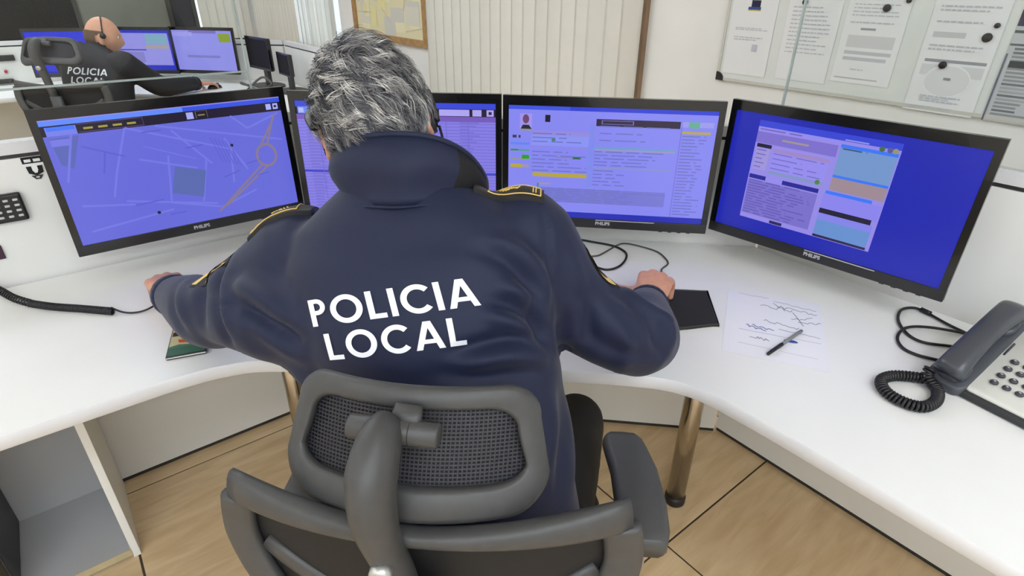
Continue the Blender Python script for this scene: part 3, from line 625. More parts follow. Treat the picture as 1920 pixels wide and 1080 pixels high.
# ------------------------------------------------------------------ cables
M_CABLE = mat('black_cable', (22, 21, 24), .45, noise=.08, nscale=60)
M_CABLE2 = mat('grey_cable', (78, 76, 74), .5, noise=.06, nscale=60)
def cable(name, label, pts, r, m=M_CABLE, z=None, n=8, parent=None):
    P = catmull([(p[0], p[1], (DZ + r + .0004) if len(p) == 2 else p[2]) for p in pts], n)
    o = MB().add(*tube(P, r, 8)).build(name, m, parent, True)
    if label: tag(o, label, 'cable')
    return o
def coil(pts, rc_, rw, pitch, m, name, parent=None, label=None):
    P = catmull(pts, 14); P = [np.array(p) for p in P]
    d = [0]
    for a, b in zip(P[:-1], P[1:]): d.append(d[-1] + np.linalg.norm(b - a))
    L_ = d[-1]; turns = L_ / pitch; n = int(turns * 10); path = []
    _, T, S, U = frames(P)
    for i in range(n + 1):
        s = L_ * i / n; j = min(len(P) - 2, int(np.searchsorted(d, s, 'right') - 1)); q = (s - d[j]) / (d[j + 1] - d[j])
        c = P[j] * (1 - q) + P[j + 1] * q; a = 2 * math.pi * turns * i / n
        path.append(c + (S[j] * (1 - q) + S[j + 1] * q) * rc_ * math.cos(a) + (U[j] * (1 - q) + U[j + 1] * q) * rc_ * math.sin(a))
    o = MB().add(*tube(path, rw, 6)).build(name, m, parent, True)
    if label: tag(o, label, 'cable')
    return o
hc = thing('coiled_cable', 'coiled black cord with a thin lead on the left of the desk', 'cable', (-1.1, 1.17, DZ))
o_ = np.array([-1.1, 1.17, DZ])
Z_ = .0095
coil([np.array(p) - o_ for p in ((-1.31, 1.262, DZ + Z_), (-1.25, 1.228, DZ + Z_), (-1.19, 1.193, DZ + Z_), (-1.13, 1.168, DZ + Z_))], .0080, .0019, .0105, M_CABLE, 'coiled_section', hc)
coil([np.array(p) - o_ for p in ((-1.13, 1.168, DZ + Z_), (-1.07, 1.155, DZ + Z_), (-1.0, 1.147, DZ + Z_), (-.92, 1.136, DZ + Z_))], .0072, .0023, .0046, M_CABLE, 'coiled_section', hc)
cable('lead', None, [np.array(p) - o_ for p in ((-.925, 1.142, DZ + .016), (-.90, 1.137, DZ + .008), (-.877, 1.140, DZ + .004), (-.852, 1.150, DZ + .006), (-.832, 1.175, DZ + .012))], .0022, parent=hc)
cable('plug', None, [np.array(p) - o_ for p in ((-.836, 1.170, DZ + .011), (-.822, 1.187, DZ + .014))], .0045, parent=hc, n=3)
cable('mouse_cable', 'thin grey mouse cable curling across the desk behind the hand', [(.395, 1.345, DZ + .012), (.405, 1.395), (.43, 1.43), (.43, 1.47), (.415, 1.512), (.37, 1.55), (.333, 1.566), (.306, 1.549), (.259, 1.494), (.235, 1.476), (.18, 1.47)], .0024, M_CABLE2)
cable('keyboard_cable', 'black cable loop on the desk under the third monitor', [(.12, 1.585), (.199, 1.588), (.238, 1.574), (.297, 1.545), (.324, 1.502), (.318, 1.456), (.291, 1.408), (.255, 1.388), (.219, 1.41), (.15, 1.46)], .0032)
# ------------------------------------------------------------------ mouse, pad, paper, pen, mobile
pd = thing('mouse_pad', 'black gel mouse pad under the right hand', 'mouse pad', (.40, 1.19, DZ), 0)
out = []
for (x, y) in ((-.10, -.095), (.055, -.082), (.069, -.07), (.085, .065), (.078, .078), (-.075, .085), (-.10, .06)): out.append((x, y))
out = [tuple(p) for p in catmull(out, 5, True)]
MB().add(*prism(out, 0, .006)).build('pad', mat('pad_cloth', (34, 34, 33), .8, noise=.1, nscale=90, bump=.3, bscale=500), pd)
MB().add(*tube([(p[0] * .985, p[1] * .985, .0055) for p in out], .0022, 6, closed=True)).build('rim', mat('pad_rim', (44, 44, 36), .5, noise=.1), pd, True)
MOUSE = np.array([.352, 1.262, DZ + .006])
ms = thing('computer_mouse', 'dark computer mouse held under the right hand', 'mouse', MOUSE, R(-12))
V, F = ellipsoid((0, 0, 0), (.031, .055, .034), 20, 14); V = [(v[0] * (1 - .12 * v[1] / .055), v[1], max(0, v[2] + (.004 if v[1] < 0 else 0))) for v in V]
MB().add(V, F).build('body', mat('mouse_shell', (40, 44, 56), .4, noise=.05), ms, True)
MB().add(*box(-.0035, .0035, .018, .04, .024, .032)).build('scroll_wheel', M_BLACK, ms)
for sx in (-1, 1): MB().add(*tube([(sx * .027, -.02, .014), (sx * .0285, .0, .016), (sx * .026, .03, .013)], .005, 8)).build('side_grip', mat('silver_plastic', (190, 192, 196), .35, noise=.04), ms, True)
# A4 sheet with handwriting
scr = []
PY = -.367
def squig(x0, y0, x1, y1, n, amp, col, t=.004):
    pts = [(x0 + (x1 - x0) * i / n, y0 + (y1 - y0) * i / n + random.uniform(-amp, amp)) for i in range(n + 1)]
    return [(seg2(*a, *b, t, .707), col) for a, b in zip(pts[:-1], pts[1:])]
INK = (120, 122, 138); BLU = (84, 98, 170)
scr += squig(.12, .955, .45, .95, 14, .006, (170, 170, 180)) + squig(.5, .92, .95, .86, 16, .008, (160, 162, 176))
scr += squig(.36, .80, .62, .80, 12, .03, INK) + squig(.5, .86, .7, .78, 10, .035, INK) + squig(.62, .83, .95, .80, 12, .02, INK) + squig(.7, .78, .8, .58, 6, .01, INK) + squig(.68, .66, .9, .72, 8, .02, INK) + squig(.75, .62, .98, .66, 10, .015, INK)
scr += squig(.4, .56, .75, .52, 16, .018, INK) + squig(.22, .44, .42, .40, 12, .02, BLU, .006) + squig(.28, .46, .5, .42, 12, .022, BLU, .006) + squig(.55, .46, .95, .44, 12, .006, (150, 150, 165)) + squig(.26, .28, .45, .27, 12, .02, INK) + squig(.15, .36, .95, .36, 10, .003, (190, 190, 200), .003) + squig(.15, .16, .9, .14, 10, .003, (205, 205, 212), .003)
scr += [([(.66 + .07 * math.cos(a), .315 + .022 * math.sin(a)) for a in np.linspace(0, 6, 12)], (104, 124, 196))] + squig(.6, .31, .72, .32, 8, .012, (70, 90, 180), .006)
sh = print_mesh('paper_sheet', [(rc(0, 0, 1, 1), (236, 236, 242))] + scr, M_PRINT, None, (0, 0, 0), (1, 0, 0), (0, 1, 0), (0, 0, 1), .21, .297, .00004)
sh.location = (.5964, 1.1119, DZ + .0008); sh.rotation_euler = (0, 0, PY); s = sh.modifiers.new('t', 'SOLIDIFY'); s.thickness = .0003; s.offset = -1
tag(sh, 'handwritten white sheet with a blue stamp lying on the desk', 'paper')
pa, pb = np.array([.535, .993]), np.array([.647, 1.086]); an = math.atan2(*(pb - pa)[::-1])
pn = thing('ballpoint_pen', 'black and clear ballpoint pen lying across the handwritten sheet', 'pen', (*((pa + pb) / 2), DZ + .0052), an)
Lp = np.linalg.norm(pb - pa) / 2
def xl(prof, seg=12): return rings([[(x, r_ * math.cos(2 * math.pi * k / seg), r_ * math.sin(2 * math.pi * k / seg)) for k in range(seg)] for x, r_ in prof])
MB().add(*xl([(-Lp, .0012), (-Lp + .002, .0035), (-Lp + .06, .0042)])).build('cap', M_BLACK, pn, True)
MB().add(*xl([(-Lp + .058, .0038), (Lp - .008, .0038), (Lp, .0034)])).build('barrel', mat('smoky_barrel', (120, 122, 122), .25, noise=.05), pn, True)
MB().add(*box(-Lp + .01, -Lp + .05, -.0012, .0012, .004, .0056)).build('clip', M_BLACK, pn)
# mobile phone
ma, mb_, mc = np.array([-.703, .955]), np.array([-.620, .987]), np.array([-.768, 1.10])
ang_m = math.atan2(*(mb_ - ma)[::-1]); wv = (mb_ - ma) / np.linalg.norm(mb_ - ma); hv = np.array([-wv[1], wv[0]])
mo = thing('mobile_phone', 'mobile phone in a pictured case lying under the left forearm', 'phone', (*(ma + wv * .038 + hv * .078), DZ), ang_m)
bbox('body', (-.038, .038, -.077, .077, .0, .0085), mat('phone_rim', (40, 44, 42), .3, noise=.05), mo, .0035, 3)
bbox('side_frame', (-.0372, .0372, -.0775, -.074, .003, .0062), M_ALU, mo, .001, 1)
print_mesh('case_print', [(rc(0, 0, 1, 1), (206, 196, 150)), (rc(0, 0, 1, .2), (70, 110, 92)), ([(0, .2), (1, .2), (1, .27), (.5, .25), (.25, .28), (0, .24)], (84, 124, 104)), ([(.25, .33), (.5, .30), (.9, .34), (.95, .41), (.6, .44), (.4, .40), (.2, .42)], (216, 92, 52)), (rc(.02, .52, .4, .64), (70, 48, 44)), (rc(.55, .6, .9, .8), (120, 150, 150))], M_PRINT, mo, (0, 0, .0087), (1, 0, 0), (0, 1, 0), (0, 0, 1), .07, .148, .00005)

# ------------------------------------------------------------------ desk telephone
# local frame: x along the keypad's front edge (to the right), y toward the back
PA = R(-72)
ph_o = np.array([.838, .892, DZ])
tp = thing('desk_telephone', 'white and grey desk telephone with coiled cord at the right edge', 'telephone', ph_o + np.array([0, 0, .0006]), 0)
FX = np.array([.5, -.866]); FY = np.array([.866, .5])          # front edge direction, depth direction (measured on the desk)
def PL(x, y, z): p = FX * x + FY * y; return (p[0], p[1], z)
def slab(x0, x1, y0, y1, zf, zb, th, r=.012, flat=False):
    """tilted rounded slab: front height zf, back height zb"""
    o = []
    for (cx, cy, a0) in ((x1 - r, y1 - r, 0), (x0 + r, y1 - r, 90), (x0 + r, y0 + r, 180), (x1 - r, y0 + r, 270)):
        for k in range(5): a = R(a0 + k * 22.5); o.append((cx + r * math.cos(a), cy + r * math.sin(a)))
    zt = lambda y: zf + (zb - zf) * (y - y0) / (y1 - y0)
    n_ = len(o); rs = []
    for (ins, dz) in ((.003, -th), (0, -th + .003), (0, -.003), (.003, 0)):
        cx, cy = (x0 + x1) / 2, (y0 + y1) / 2
        rs.append([PL(cx + (x - cx) * (1 - ins / abs(x1 - x0) * 2), cy + (y - cy) * (1 - ins / abs(y1 - y0) * 2), (.001 - (dz + th) * -1 if flat and dz < -.004 else zt(y) + dz)) for x, y in o])
    return rings(rs)
M_PHW = mat('phone_white', (214, 214, 206), .42, noise=.02, nscale=20)
M_PHG = mat('phone_grey', (70, 73, 80), .4, noise=.05, nscale=30)
M_PHH = mat('handset_grey', (66, 69, 76), .34, coat=.15, noise=.04, nscale=20)
SL = .445
MB().add(*slab(-.030, .19, -.006, .205, .016, .016 + SL * .211, .014, .014, True)).build('lower_shell', mat('phone_base_dark', (44, 45, 47), .45, noise=.06), tp, True)
MB().add(*slab(.026, .188, .0, .2, .024, .024 + SL * .2, .010)).build('face_plate', M_PHW, tp, True)
MB().add(*slab(-.036, .033, -.014, .208, .020, .020 + SL * .222, .020, .016)).build('cradle', M_PHG, tp, True)
# handset: arched grip between two thick ends
hp = []
for i in range(17):
    t_ = i / 16; y = -.014 + t_ * .19; arch = .026 * (1 - (2 * t_ - 1) ** 2) ; base = .040 + SL * (y + .014)
    hp.append(((0, y, base + arch * .7), (.026 - .004 * math.sin(math.pi * t_), .021 - .007 * math.sin(math.pi * t_) if 0 < i < 16 else .016)))
V, F = tube([PL(0, p[0][1], p[0][2]) for p in hp], [p[1] for p in hp], 20, up=(0, 0, 1), power=2.8)
MB().add(V, F).build('handset', M_PHH, tp, True)
for y in (.014, .15):
    ztop = .020 + SL * (y + .014)
    MB().add(*slab(-.025, .025, y - .022, y + .022, ztop + .014 - SL * .022, ztop + .014 + SL * .022, .016, .018)).build('ear_cup' , M_PHH, tp, True)
kw = lambda y: .024 + SL * y
def keycap(x, y, r=.0068):
    V, F = lathe([(r, 0), (r, .003), (r * .75, .0048)], 14); n_ = np.array(PL(x, y, kw(y)))
    return [tuple(np.array(v) * np.array([1, 1, 1]) + n_) for v in V], F
M_KEY = mat('phone_key', (62, 62, 70), .4, noise=.05); M_KEYT = mat('key_mark', (200, 200, 204), .5, noise=.02)
for i in range(3):
    for j in range(4):
        x, y = .058 + i * .0200, .032 + j * .0190
        kk = MB().add(*keycap(x, y)).build('key', M_KEY, tp, True)
        q = np.array(PL(x, y, kw(y) + .0049)); MB().add(*[(lambda V, F: ([tuple(np.array(v) + q) for v in V], F))(*box(-.0016, .0016, -.0022, .0022, 0, .0002))][0]).build('key_mark', M_KEYT, kk)
for j in range(5): MB().add(*keycap(.142 + (j % 2) * .022, .03 + j * .02, .005)).build('key', M_KEY, tp, True)
MB().add(*keycap(.066, .112, .005)).build('key', M_KEY, tp, True)
MB().add(*slab(.058, .17, .150, .194, kw(.150) + .002, kw(.194) + .002, .004, .004)).build('display_frame', mat('display_frame', (196, 196, 190), .4, noise=.02), tp, True)
MB().add(*slab(.066, .162, .157, .187, kw(.157) + .0035, kw(.187) + .0035, .003, .002)).build('display', mat('lcd', (96, 100, 90), .25, noise=.05), tp, True)
MB().add(*slab(.0345, .0385, .095, .128, kw(.095) + .003, kw(.128) + .003, .006, .0015)).build('hook_clip', M_PHG, tp, True)
# coiled handset cord and leads
e0 = np.array(PL(-.026, -.020, .036))
loop = [e0, e0 + np.array([-.006, -.008, -.014])] + [np.array([x, y, DZ + .0115]) - ph_o for x, y in ((.806, .868), (.782, .836), (.748, .820), (.720, .834), (.706, .864), (.716, .897), (.744, .912), (.776, .912), (.802, .906))]
coil(loop, .0082, .0031, .0064, M_CABLE, 'coiled_cord', tp)
cable('cord_end', None, [np.array([.800, .905, DZ + .0105]) - ph_o, np.array([.84, .888, DZ + .0035]) - ph_o, np.array([.885, .868, DZ + .0035]) - ph_o, np.array([.92, .855, DZ + .004]) - ph_o], .0028, parent=tp)
cable('line_lead', None, [np.array([x, y, DZ + .004]) - ph_o for x, y in ((1.03, 1.05), (.998, 1.115), (.982, 1.168), (.966, 1.194), (.928, 1.184), (.892, 1.135), (.878, 1.078), (.893, 1.045), (.942, 1.031), (.99, 1.02))], .0033, parent=tp)
cable('line_plug', None, [np.array([x, y, DZ + .006]) - ph_o for x, y in ((.984, 1.164), (.974, 1.184))], .0062, parent=tp, n=3)
cable('line_lead', None, [np.array([x, y, DZ + (.011 if i in (1, 2) else .004)]) - ph_o for i, (x, y) in enumerate(((1.03, 1.075), (.937, 1.095), (.882, 1.092), (.849, 1.065), (.835, 1.024), (.848, .998), (.876, .981), (.93, .955)))], .0033, parent=tp)
# ------------------------------------------------------------------ office chair
M_CH = mat('chair_plastic', (66, 66, 66), .46, spec=.5, noise=.06, nscale=60, bump=.12, bscale=900)
M_NET = mat('chair_net', (48, 48, 54), .55, noise=.25, nscale=400)
M_NETD = mat('chair_back_net', (16, 16, 18), .7, noise=.2, nscale=300)
M_SEAT = mat('seat_fabric', (24, 24, 26), .85, noise=.15, nscale=200, bump=.3, bscale=500)
M_PADC = mat('armrest_pad', (72, 72, 72), .5, noise=.05, nscale=50, bump=.06, bscale=700)
def chair(label, loc, rz, hr_yaw=0, hr_dz=0):
    t = thing('office_chair', label, 'chair', loc, rz)
    # headrest: tilted rounded frame with net
    tilt = R(30); hc_ = np.array([-.020, -.206, .925 + hr_dz])
    def H(x, y, bow=True):
        """headrest plane: x across, y up the face; ends bow forward"""
        b = .35 * x * x / .155 if bow else 0
        p = np.array([x, y * math.sin(tilt) + b * math.cos(tilt), y * math.cos(tilt) - b * math.sin(tilt) * .5])
        c, s = math.cos(hr_yaw), math.sin(hr_yaw)
        return hc_ + np.array([p[0] * c - p[1] * s, p[0] * s + p[1] * c, p[2]])
    def outline(wt, wb, hh, r, n=8):
        o = []
        for (cx, cy, a0) in ((wt - r, hh - r, 0), (-wt + r, hh - r, 90), (-wb + r, -hh + r, 180), (wb - r, -hh + r, 270)):
            for k in range(n + 1): a = R(a0 + 90 * k / n); o.append((cx + r * math.cos(a), cy + r * math.sin(a)))
        # add points on straight runs
        out = []
        for i, p in enumerate(o):
            q = o[(i + 1) % len(o)]; out.append(p); d = math.hypot(q[0] - p[0], q[1] - p[1]); k = int(d / .02)
            for j in range(1, k): out.append((p[0] + (q[0] - p[0]) * j / k, p[1] + (q[1] - p[1]) * j / k))
        return out
    oo = outline(.152, .166, .077, .044)
    # profile of the frame, from the outer lip to the inner lip
    prof = [(1.0, .012), (1.012, .004), (1.004, -.006), (.975, -.0095), (.86, -.010), (.835, -.007), (.825, .002), (.835, .012)]
    nrm = np.array([0, math.cos(tilt), -math.sin(tilt)])
    V = []; F = []; n = len(oo); K = len(prof)
    for (x, y) in oo:
        for (s, d) in prof:
            sx = s if True else s; ins = (1 - s) * .155
            l = math.hypot(x, y); ux = math.copysign(1, x) if abs(x) > 1e-6 else 0
            xx = x - (x / .166) * ins * 1.0; yy = y - (y / .077) * ins * (.95 if y > 0 else 1.45)
            V.append(H(xx, yy) + nrm * d)
    for i in range(n):
        j = (i + 1) % n
        for k in range(K): k2 = (k + 1) % K; F.append((i * K + k, j * K + k, j * K + k2, i * K + k2))
    mesh('headrest_frame', V, F, M_CH, t, True)
    net = MB(); nx, ny = 54, 22; hw, hh = .138, .052
    for i in range(nx + 1):
        x = -hw + 2 * hw * i / nx; k = 12; r_ = .00085
        for j in range(k):
            y0, y1 = -hh + 2 * hh * j / k, -hh + 2 * hh * (j + 1) / k
            net.add([H(x - r_, y0) + nrm * .007, H(x + r_, y0) + nrm * .007, H(x + r_, y1) + nrm * .007, H(x - r_, y1) + nrm * .007], [(0, 1, 2, 3)])
    for j in range(ny + 1):
        y = -hh + 2 * hh * j / ny; k = 30; r_ = .0010
        for i in range(k):
            x0, x1 = -hw + 2 * hw * i / k, -hw + 2 * hw * (i + 1) / k
            net.add([H(x0, y - r_) + nrm * .0062, H(x1, y - r_) + nrm * .0062, H(x1, y + r_) + nrm * .0062, H(x0, y + r_) + nrm * .0062], [(0, 1, 2, 3)])
    net.build('headrest_net', M_NET, t)
    bk = MB(); k = 16
    for i in range(k):
        for j in range(6):
            x0, x1 = -.143 + .286 * i / k, -.143 + .286 * (i + 1) / k; y0, y1 = -.058 + .116 * j / 6, -.058 + .116 * (j + 1) / 6
            bk.add([H(x0, y0) + nrm * .0095, H(x1, y0) + nrm * .0095, H(x1, y1) + nrm * .0095, H(x0, y1) + nrm * .0095], [(0, 1, 2, 3)])
    bk.build('headrest_lining', M_NETD, t)
    # T bracket
    T0 = H(-.008, .030, False) - nrm * .026; ax = np.array([math.cos(hr_yaw), math.sin(hr_yaw), -.03])
    br = MB().add(*tube([T0 - ax * .052, T0 - ax * .050, T0 + ax * .050, T0 + ax * .052], [.012, .0145, .0145, .012], 20)).build('headrest_pivot', M_CH, t, True)
    MB().add(*tube([T0 + ax * .0185, T0 + ax * .0195], .0147, 20)).build('seam_ring', M_BLACK, br, True)
    MB().add(*tube([T0 + ax * .012 + np.array([0, .004, .006]), T0 + ax * .014 + np.array([0, .022, .020])], [(.019, .008), (.016, .007)], 12, power=4)).build('headrest_lug', M_CH, t, True)
    # curved post
    P = [T0 + np.array([-.008, .004, .004]), T0 + np.array([-.010, -.026, .0]), T0 + np.array([-.012, -.052, -.024]), T0 + np.array([-.010, -.064, -.062]), T0 + np.array([-.002, -.066, -.11]), T0 + np.array([.010, -.062, -.17 - hr_dz * .6]), T0 + np.array([.016, -.056, -.24 - hr_dz])]
    P = catmull(P, 6); rr = np.interp(np.linspace(0, 1, len(P)), [0, .12, .3, .5, .7, 1], [.023, .030, .0345, .031, .0245, .022])
    MB().add(*tube(P, [(a, a * .8) for a in rr], 22, up=(1, 0, 0))).build('headrest_post', M_CH, t, True)
    kb = T0 + np.array([.0, -.085, -.118])
    MB().add(*tube([kb + np.array([0, 0, 0]), kb + np.array([0, -.010, -.003]), kb + np.array([0, -.012, -.0035])], [.013, .013, .010], 16)).build('lock_screw', M_ALU, t, True)
    # backrest: top bar, side frames, net
    def Bk(x, z):
        """back surface y for given x, z (wraps forward at the sides)"""
        return -.256 + .75 * x * x + .10 * (z - .85) ** 2 - .06 * (.85 - z)
    top = []
    for i in range(25):
        x = -.242 + .488 * i / 24; z = .858 + .012 * abs(x / .25) ** 1.5 - .012
        top.append((x, Bk(x, z), z))
    rr = [(.0085 + .0055 * (1 - abs(2 * i / 24 - 1) ** 6), .010 + .013 * abs(2 * i / 24 - 1) ** 1.2) for i in range(25)]
    MB().add(*tube(top, rr, 14, up=(0, .2, 1), power=2.6, fixed_up=True)).build('backrest_top_bar', M_CH, t, True)
    for sx in (-1, 1):
        P = [(sx * .236, 0, .842), (sx * .242, 0, .81), (sx * .243, 0, .77), (sx * .225, 0, .715), (sx * .19, 0, .66), (sx * .14, 0, .60), (sx * .08, 0, .54), (sx * .05, 0, .47)]
        P = [np.array((x, Bk(x, z), z)) for x, _, z in P]; P = catmull(P, 5)
        MB().add(*tube(P, [(.024 if sx > 0 else .021, .010)] * len(P), 14, up=(0, 1, 0), power=3, fixed_up=True)).build('backrest_side_frame', M_CH, t, True)
    # lower arch inside the frame (lumbar support)
    P = [np.array((x, Bk(x, .70) + .015, .70 + 1.1 * abs(x) ** 1.7 - .02)) for x in np.linspace(-.215, .215, 21)]
    MB().add(*tube(P, [(.008, .016)] * 21, 12, up=(0, 0, 1), power=2.6, fixed_up=True)).build('lumbar_arch', M_CH, t, True)
    V = []; F = []; nx, nz = 24, 16
    for j in range(nz + 1):
        z = .50 + (.842 - .50) * j / nz; hw = np.interp(z, [.47, .54, .60, .66, .715, .77, .82, .87], [.05, .08, .14, .19, .225, .243, .247, .243])
        for i in range(nx + 1):
            x = -hw + 2 * hw * i / nx; V.append((x, Bk(x, z) + .012, z))
    for j in range(nz):
        for i in range(nx): a = j * (nx + 1) + i; F.append((a, a + 1, a + nx + 2, a + nx + 1))
    mesh('backrest_net', V, F, M_NETD, t, True)
    MB().add(*tube([(.0, -.29, .80), (0, -.285, .70), (0, -.28, .58), (0, -.25, .43), (0, -.16, .37), (0, 0, .36)], [(.03, .016), (.032, .017), (.034, .018), (.036, .02), (.045, .02), (.06, .02)], 14, up=(0, 1, 0), power=3)).build('back_spine', M_CH, t, True)
    # seat
    out = [(-.24, -.19), (0, -.215), (.24, -.19), (.255, .05), (.235, .235), (0, .26), (-.235, .235), (-.255, .05)]; out = catmull(out, 6, True)
    rs = []
    for (s, z) in ((.94, .385), (1.0, .40), (1.0, .43), (.97, .447), (.88, .452), (.5, .447), (.02, .445)): rs.append([(p[0] * s, p[1] * s, z) for p in out])
    V, F = rings(rs); mesh('seat', V, F, M_SEAT, t, True)
    bbox('mechanism', (-.08, .08, -.1, .1, .335, .39), M_BLACK, t, .01)
    # armrests
    for sx, xc in ((1, .292), (-1, -.236)):
        ar = []
        for (y, dx, hw) in ((-.100, .0, .034), (-.095, .001, .039), (-.07, .006, .041), (-.02, .008, .041), (.05, .004, .040), (.10, -.006, .038), (.122, -.011, .036), (.13, -.012, .030)): ar.append((y, dx * sx, hw))
        rs = []
        for (y, dx, hw) in ar:
            r_ = []
            for (fx, z) in ((-1, .652), (-1, .664), (-.93, .674), (-.7, .679), (0, .680), (.7, .679), (.93, .674), (1, .664), (1, .652), (.8, .646), (-.8, .646)): r_.append((xc + dx + fx * hw, y, z - .02 * max(0, -(y + .085)) / .03 * .5))
            rs.append(r_)
        V, F = rings(rs); mesh('armrest_pad', V, F, M_PADC, t, True)
        MB().add(*tube([(xc, -.02, .648), (xc, -.025, .52), (xc, -.02, .40), (xc * .75, -.01, .365), (xc * .2, 0, .36)], [(.022, .036), (.020, .032), (.02, .034), (.016, .034), (.014, .034)], 12, up=(0, 1, 0), power=3)).build('armrest_post', M_BLACK, t, True)
        MB().add(*tube([(xc, -.022, .60), (xc, -.024, .545)], [(.024, .037), (.024, .037)], 14, up=(0, 1, 0), power=3)).build('armrest_sleeve', M_ALU, t, True)
    MB().add(*lathe([(.025, .10), (.025, .26), (.016, .262), (.016, .34)], 18)).build('gas_lift', M_METAL, t, True)
    for k in range(5):
        a = R(72 * k + 20); c, s = math.cos(a), math.sin(a)
        MB().add(*tube([(.0, 0, .115), (.1 * c, .1 * s, .11), (.22 * c, .22 * s, .085), (.30 * c, .30 * s, .07)], [(.03, .02), (.026, .018), (.02, .013), (.016, .010)], 10, up=(0, 0, 1), power=3)).build('base_arm', M_BLACK, t, True)
        cs = MB().add(*tube([(.30 * c, .30 * s, .072), (.30 * c, .30 * s, .048)], .008, 8)).build('caster', M_BLACK, t, True)
        for d in (-.014, .014): MB().add(*tube([(.30 * c - s * (d - .008), .30 * s + c * (d - .008), .0265), (.30 * c - s * (d + .008), .30 * s + c * (d + .008), .0265)], .0265, 16)).build('wheel', M_BLACK, cs, True)
    return t
chair1 = chair('black mesh office chair with headrest under the grey-haired officer', (-.085, .70, 0), R(-5), R(-2))
# ------------------------------------------------------------------ people
M_SKIN = mat('skin', (206, 150, 122), .5, noise=.07, nscale=60, bump=.1, bscale=350, sss=.12)
M_SKIN2 = mat('skin_fair', (214, 160, 132), .45, noise=.06, nscale=60, bump=.08, bscale=300, sss=.1)
M_NAVY = mat('navy_softshell', (22, 30, 58), .62, spec=.35, noise=.10, nscale=700, bump=.18, bscale=1500, sheen=.12)
M_NAVYD = mat('navy_dark', (9, 9, 15), .8, noise=.1, nscale=300)
M_DKJ = mat('black_uniform', (34, 34, 40), .75, noise=.08, nscale=400, bump=.15, bscale=900)
M_TROU = mat('black_trousers', (20, 20, 23), .8, noise=.12, nscale=300, bump=.2, bscale=700)
M_SHOE = mat('black_leather', (18, 17, 17), .35, noise=.08, nscale=90)
M_REFL = mat('reflective_white', (246, 248, 252), .35, noise=.02, nscale=60)
M_GOLD = mat('gold_braid', (232, 198, 110), .45, noise=.12, nscale=500)
M_EYE = mat('eye_white', (235, 232, 228), .2, noise=.02)
M_GREYHAIR = attr_mat('grey_hair', 0, .42, .5)
M_STUBBLE = mat('short_brown_hair', (104, 84, 66), .8, noise=.3, nscale=700, bump=.4, bscale=900)

def rot(yaw, pitch, roll):
    cy, sy = math.cos(yaw), math.sin(yaw); cp, sp = math.cos(pitch), math.sin(pitch); cr, sr = math.cos(roll), math.sin(roll)
    Rz_ = np.array([[cy, -sy, 0], [sy, cy, 0], [0, 0, 1]]); Rx = np.array([[1, 0, 0], [0, cp, -sp], [0, sp, cp]]); Ry = np.array([[cr, 0, sr], [0, 1, 0], [-sr, 0, cr]])
    return Rz_ @ Rx @ Ry
HR = (.076, .097, .118)
def head_shape(v, grow=0):
    x, y, z = v
    g = lambda q, s: math.exp(-(q / s) ** 2)
    t = min(1, max(0, (-.02 - z) / .095))
    x *= 1 - .36 * t
    y *= (1 - .30 * t) if y < 0 else (1 - .06 * t)
    if y > .03:
        f = min(1, (y - .03) / .04)
        nz = max(0, 1 - abs(z + .028) / .034) if z < -.028 else max(0, 1 - abs(z + .028) / .05)
        y += f * .025 * g(x, .012) * nz
        y -= f * .010 * g(abs(x) - .031, .014) * g(z - .010, .011)
        y += f * .005 * g(z - .030, .010) * g(x, .05)
        y += f * .006 * g(x, .024) * (g(z + .066, .006) + g(z + .079, .006)) - f * .003 * g(x, .028) * g(z + .0725, .003)
        y += f * .007 * g(x, .022) * g(z + .106, .014)
    return np.array([x, y, z])
def head_mesh(c, Rm, s=1.0):
    V, F = ellipsoid((0, 0, 0), HR, 56, 40)
    V = [np.array(c) + Rm @ (head_shape(v) * s) for v in V]
    return V, F
def ear_pieces(c, Rm, s=1.0):
    out = []
    for sx in (-1, 1):
        P = []
        for a in np.linspace(R(-100), R(190), 12):
            P.append(np.array([sx * (.0795 + .006 * (1 - math.cos(a)) * .5), -.012 - .016 * math.cos(a) * .9, -.006 + .028 * math.sin(a) - .004]))
        out.append(capsule([np.array(c) + Rm @ (p * s) for p in P], .0052 * s, 8))
        out.append(ellipsoid(np.array(c) + Rm @ (np.array([sx * .077, -.008, -.008]) * s), (.008 * s, .016 * s, .026 * s), 14, 8, Rm))
        out.append(ellipsoid(np.array(c) + Rm @ (np.array([sx * .076, -.004, -.034]) * s), (.006 * s, .009 * s, .010 * s), 10, 6, Rm))
    return out
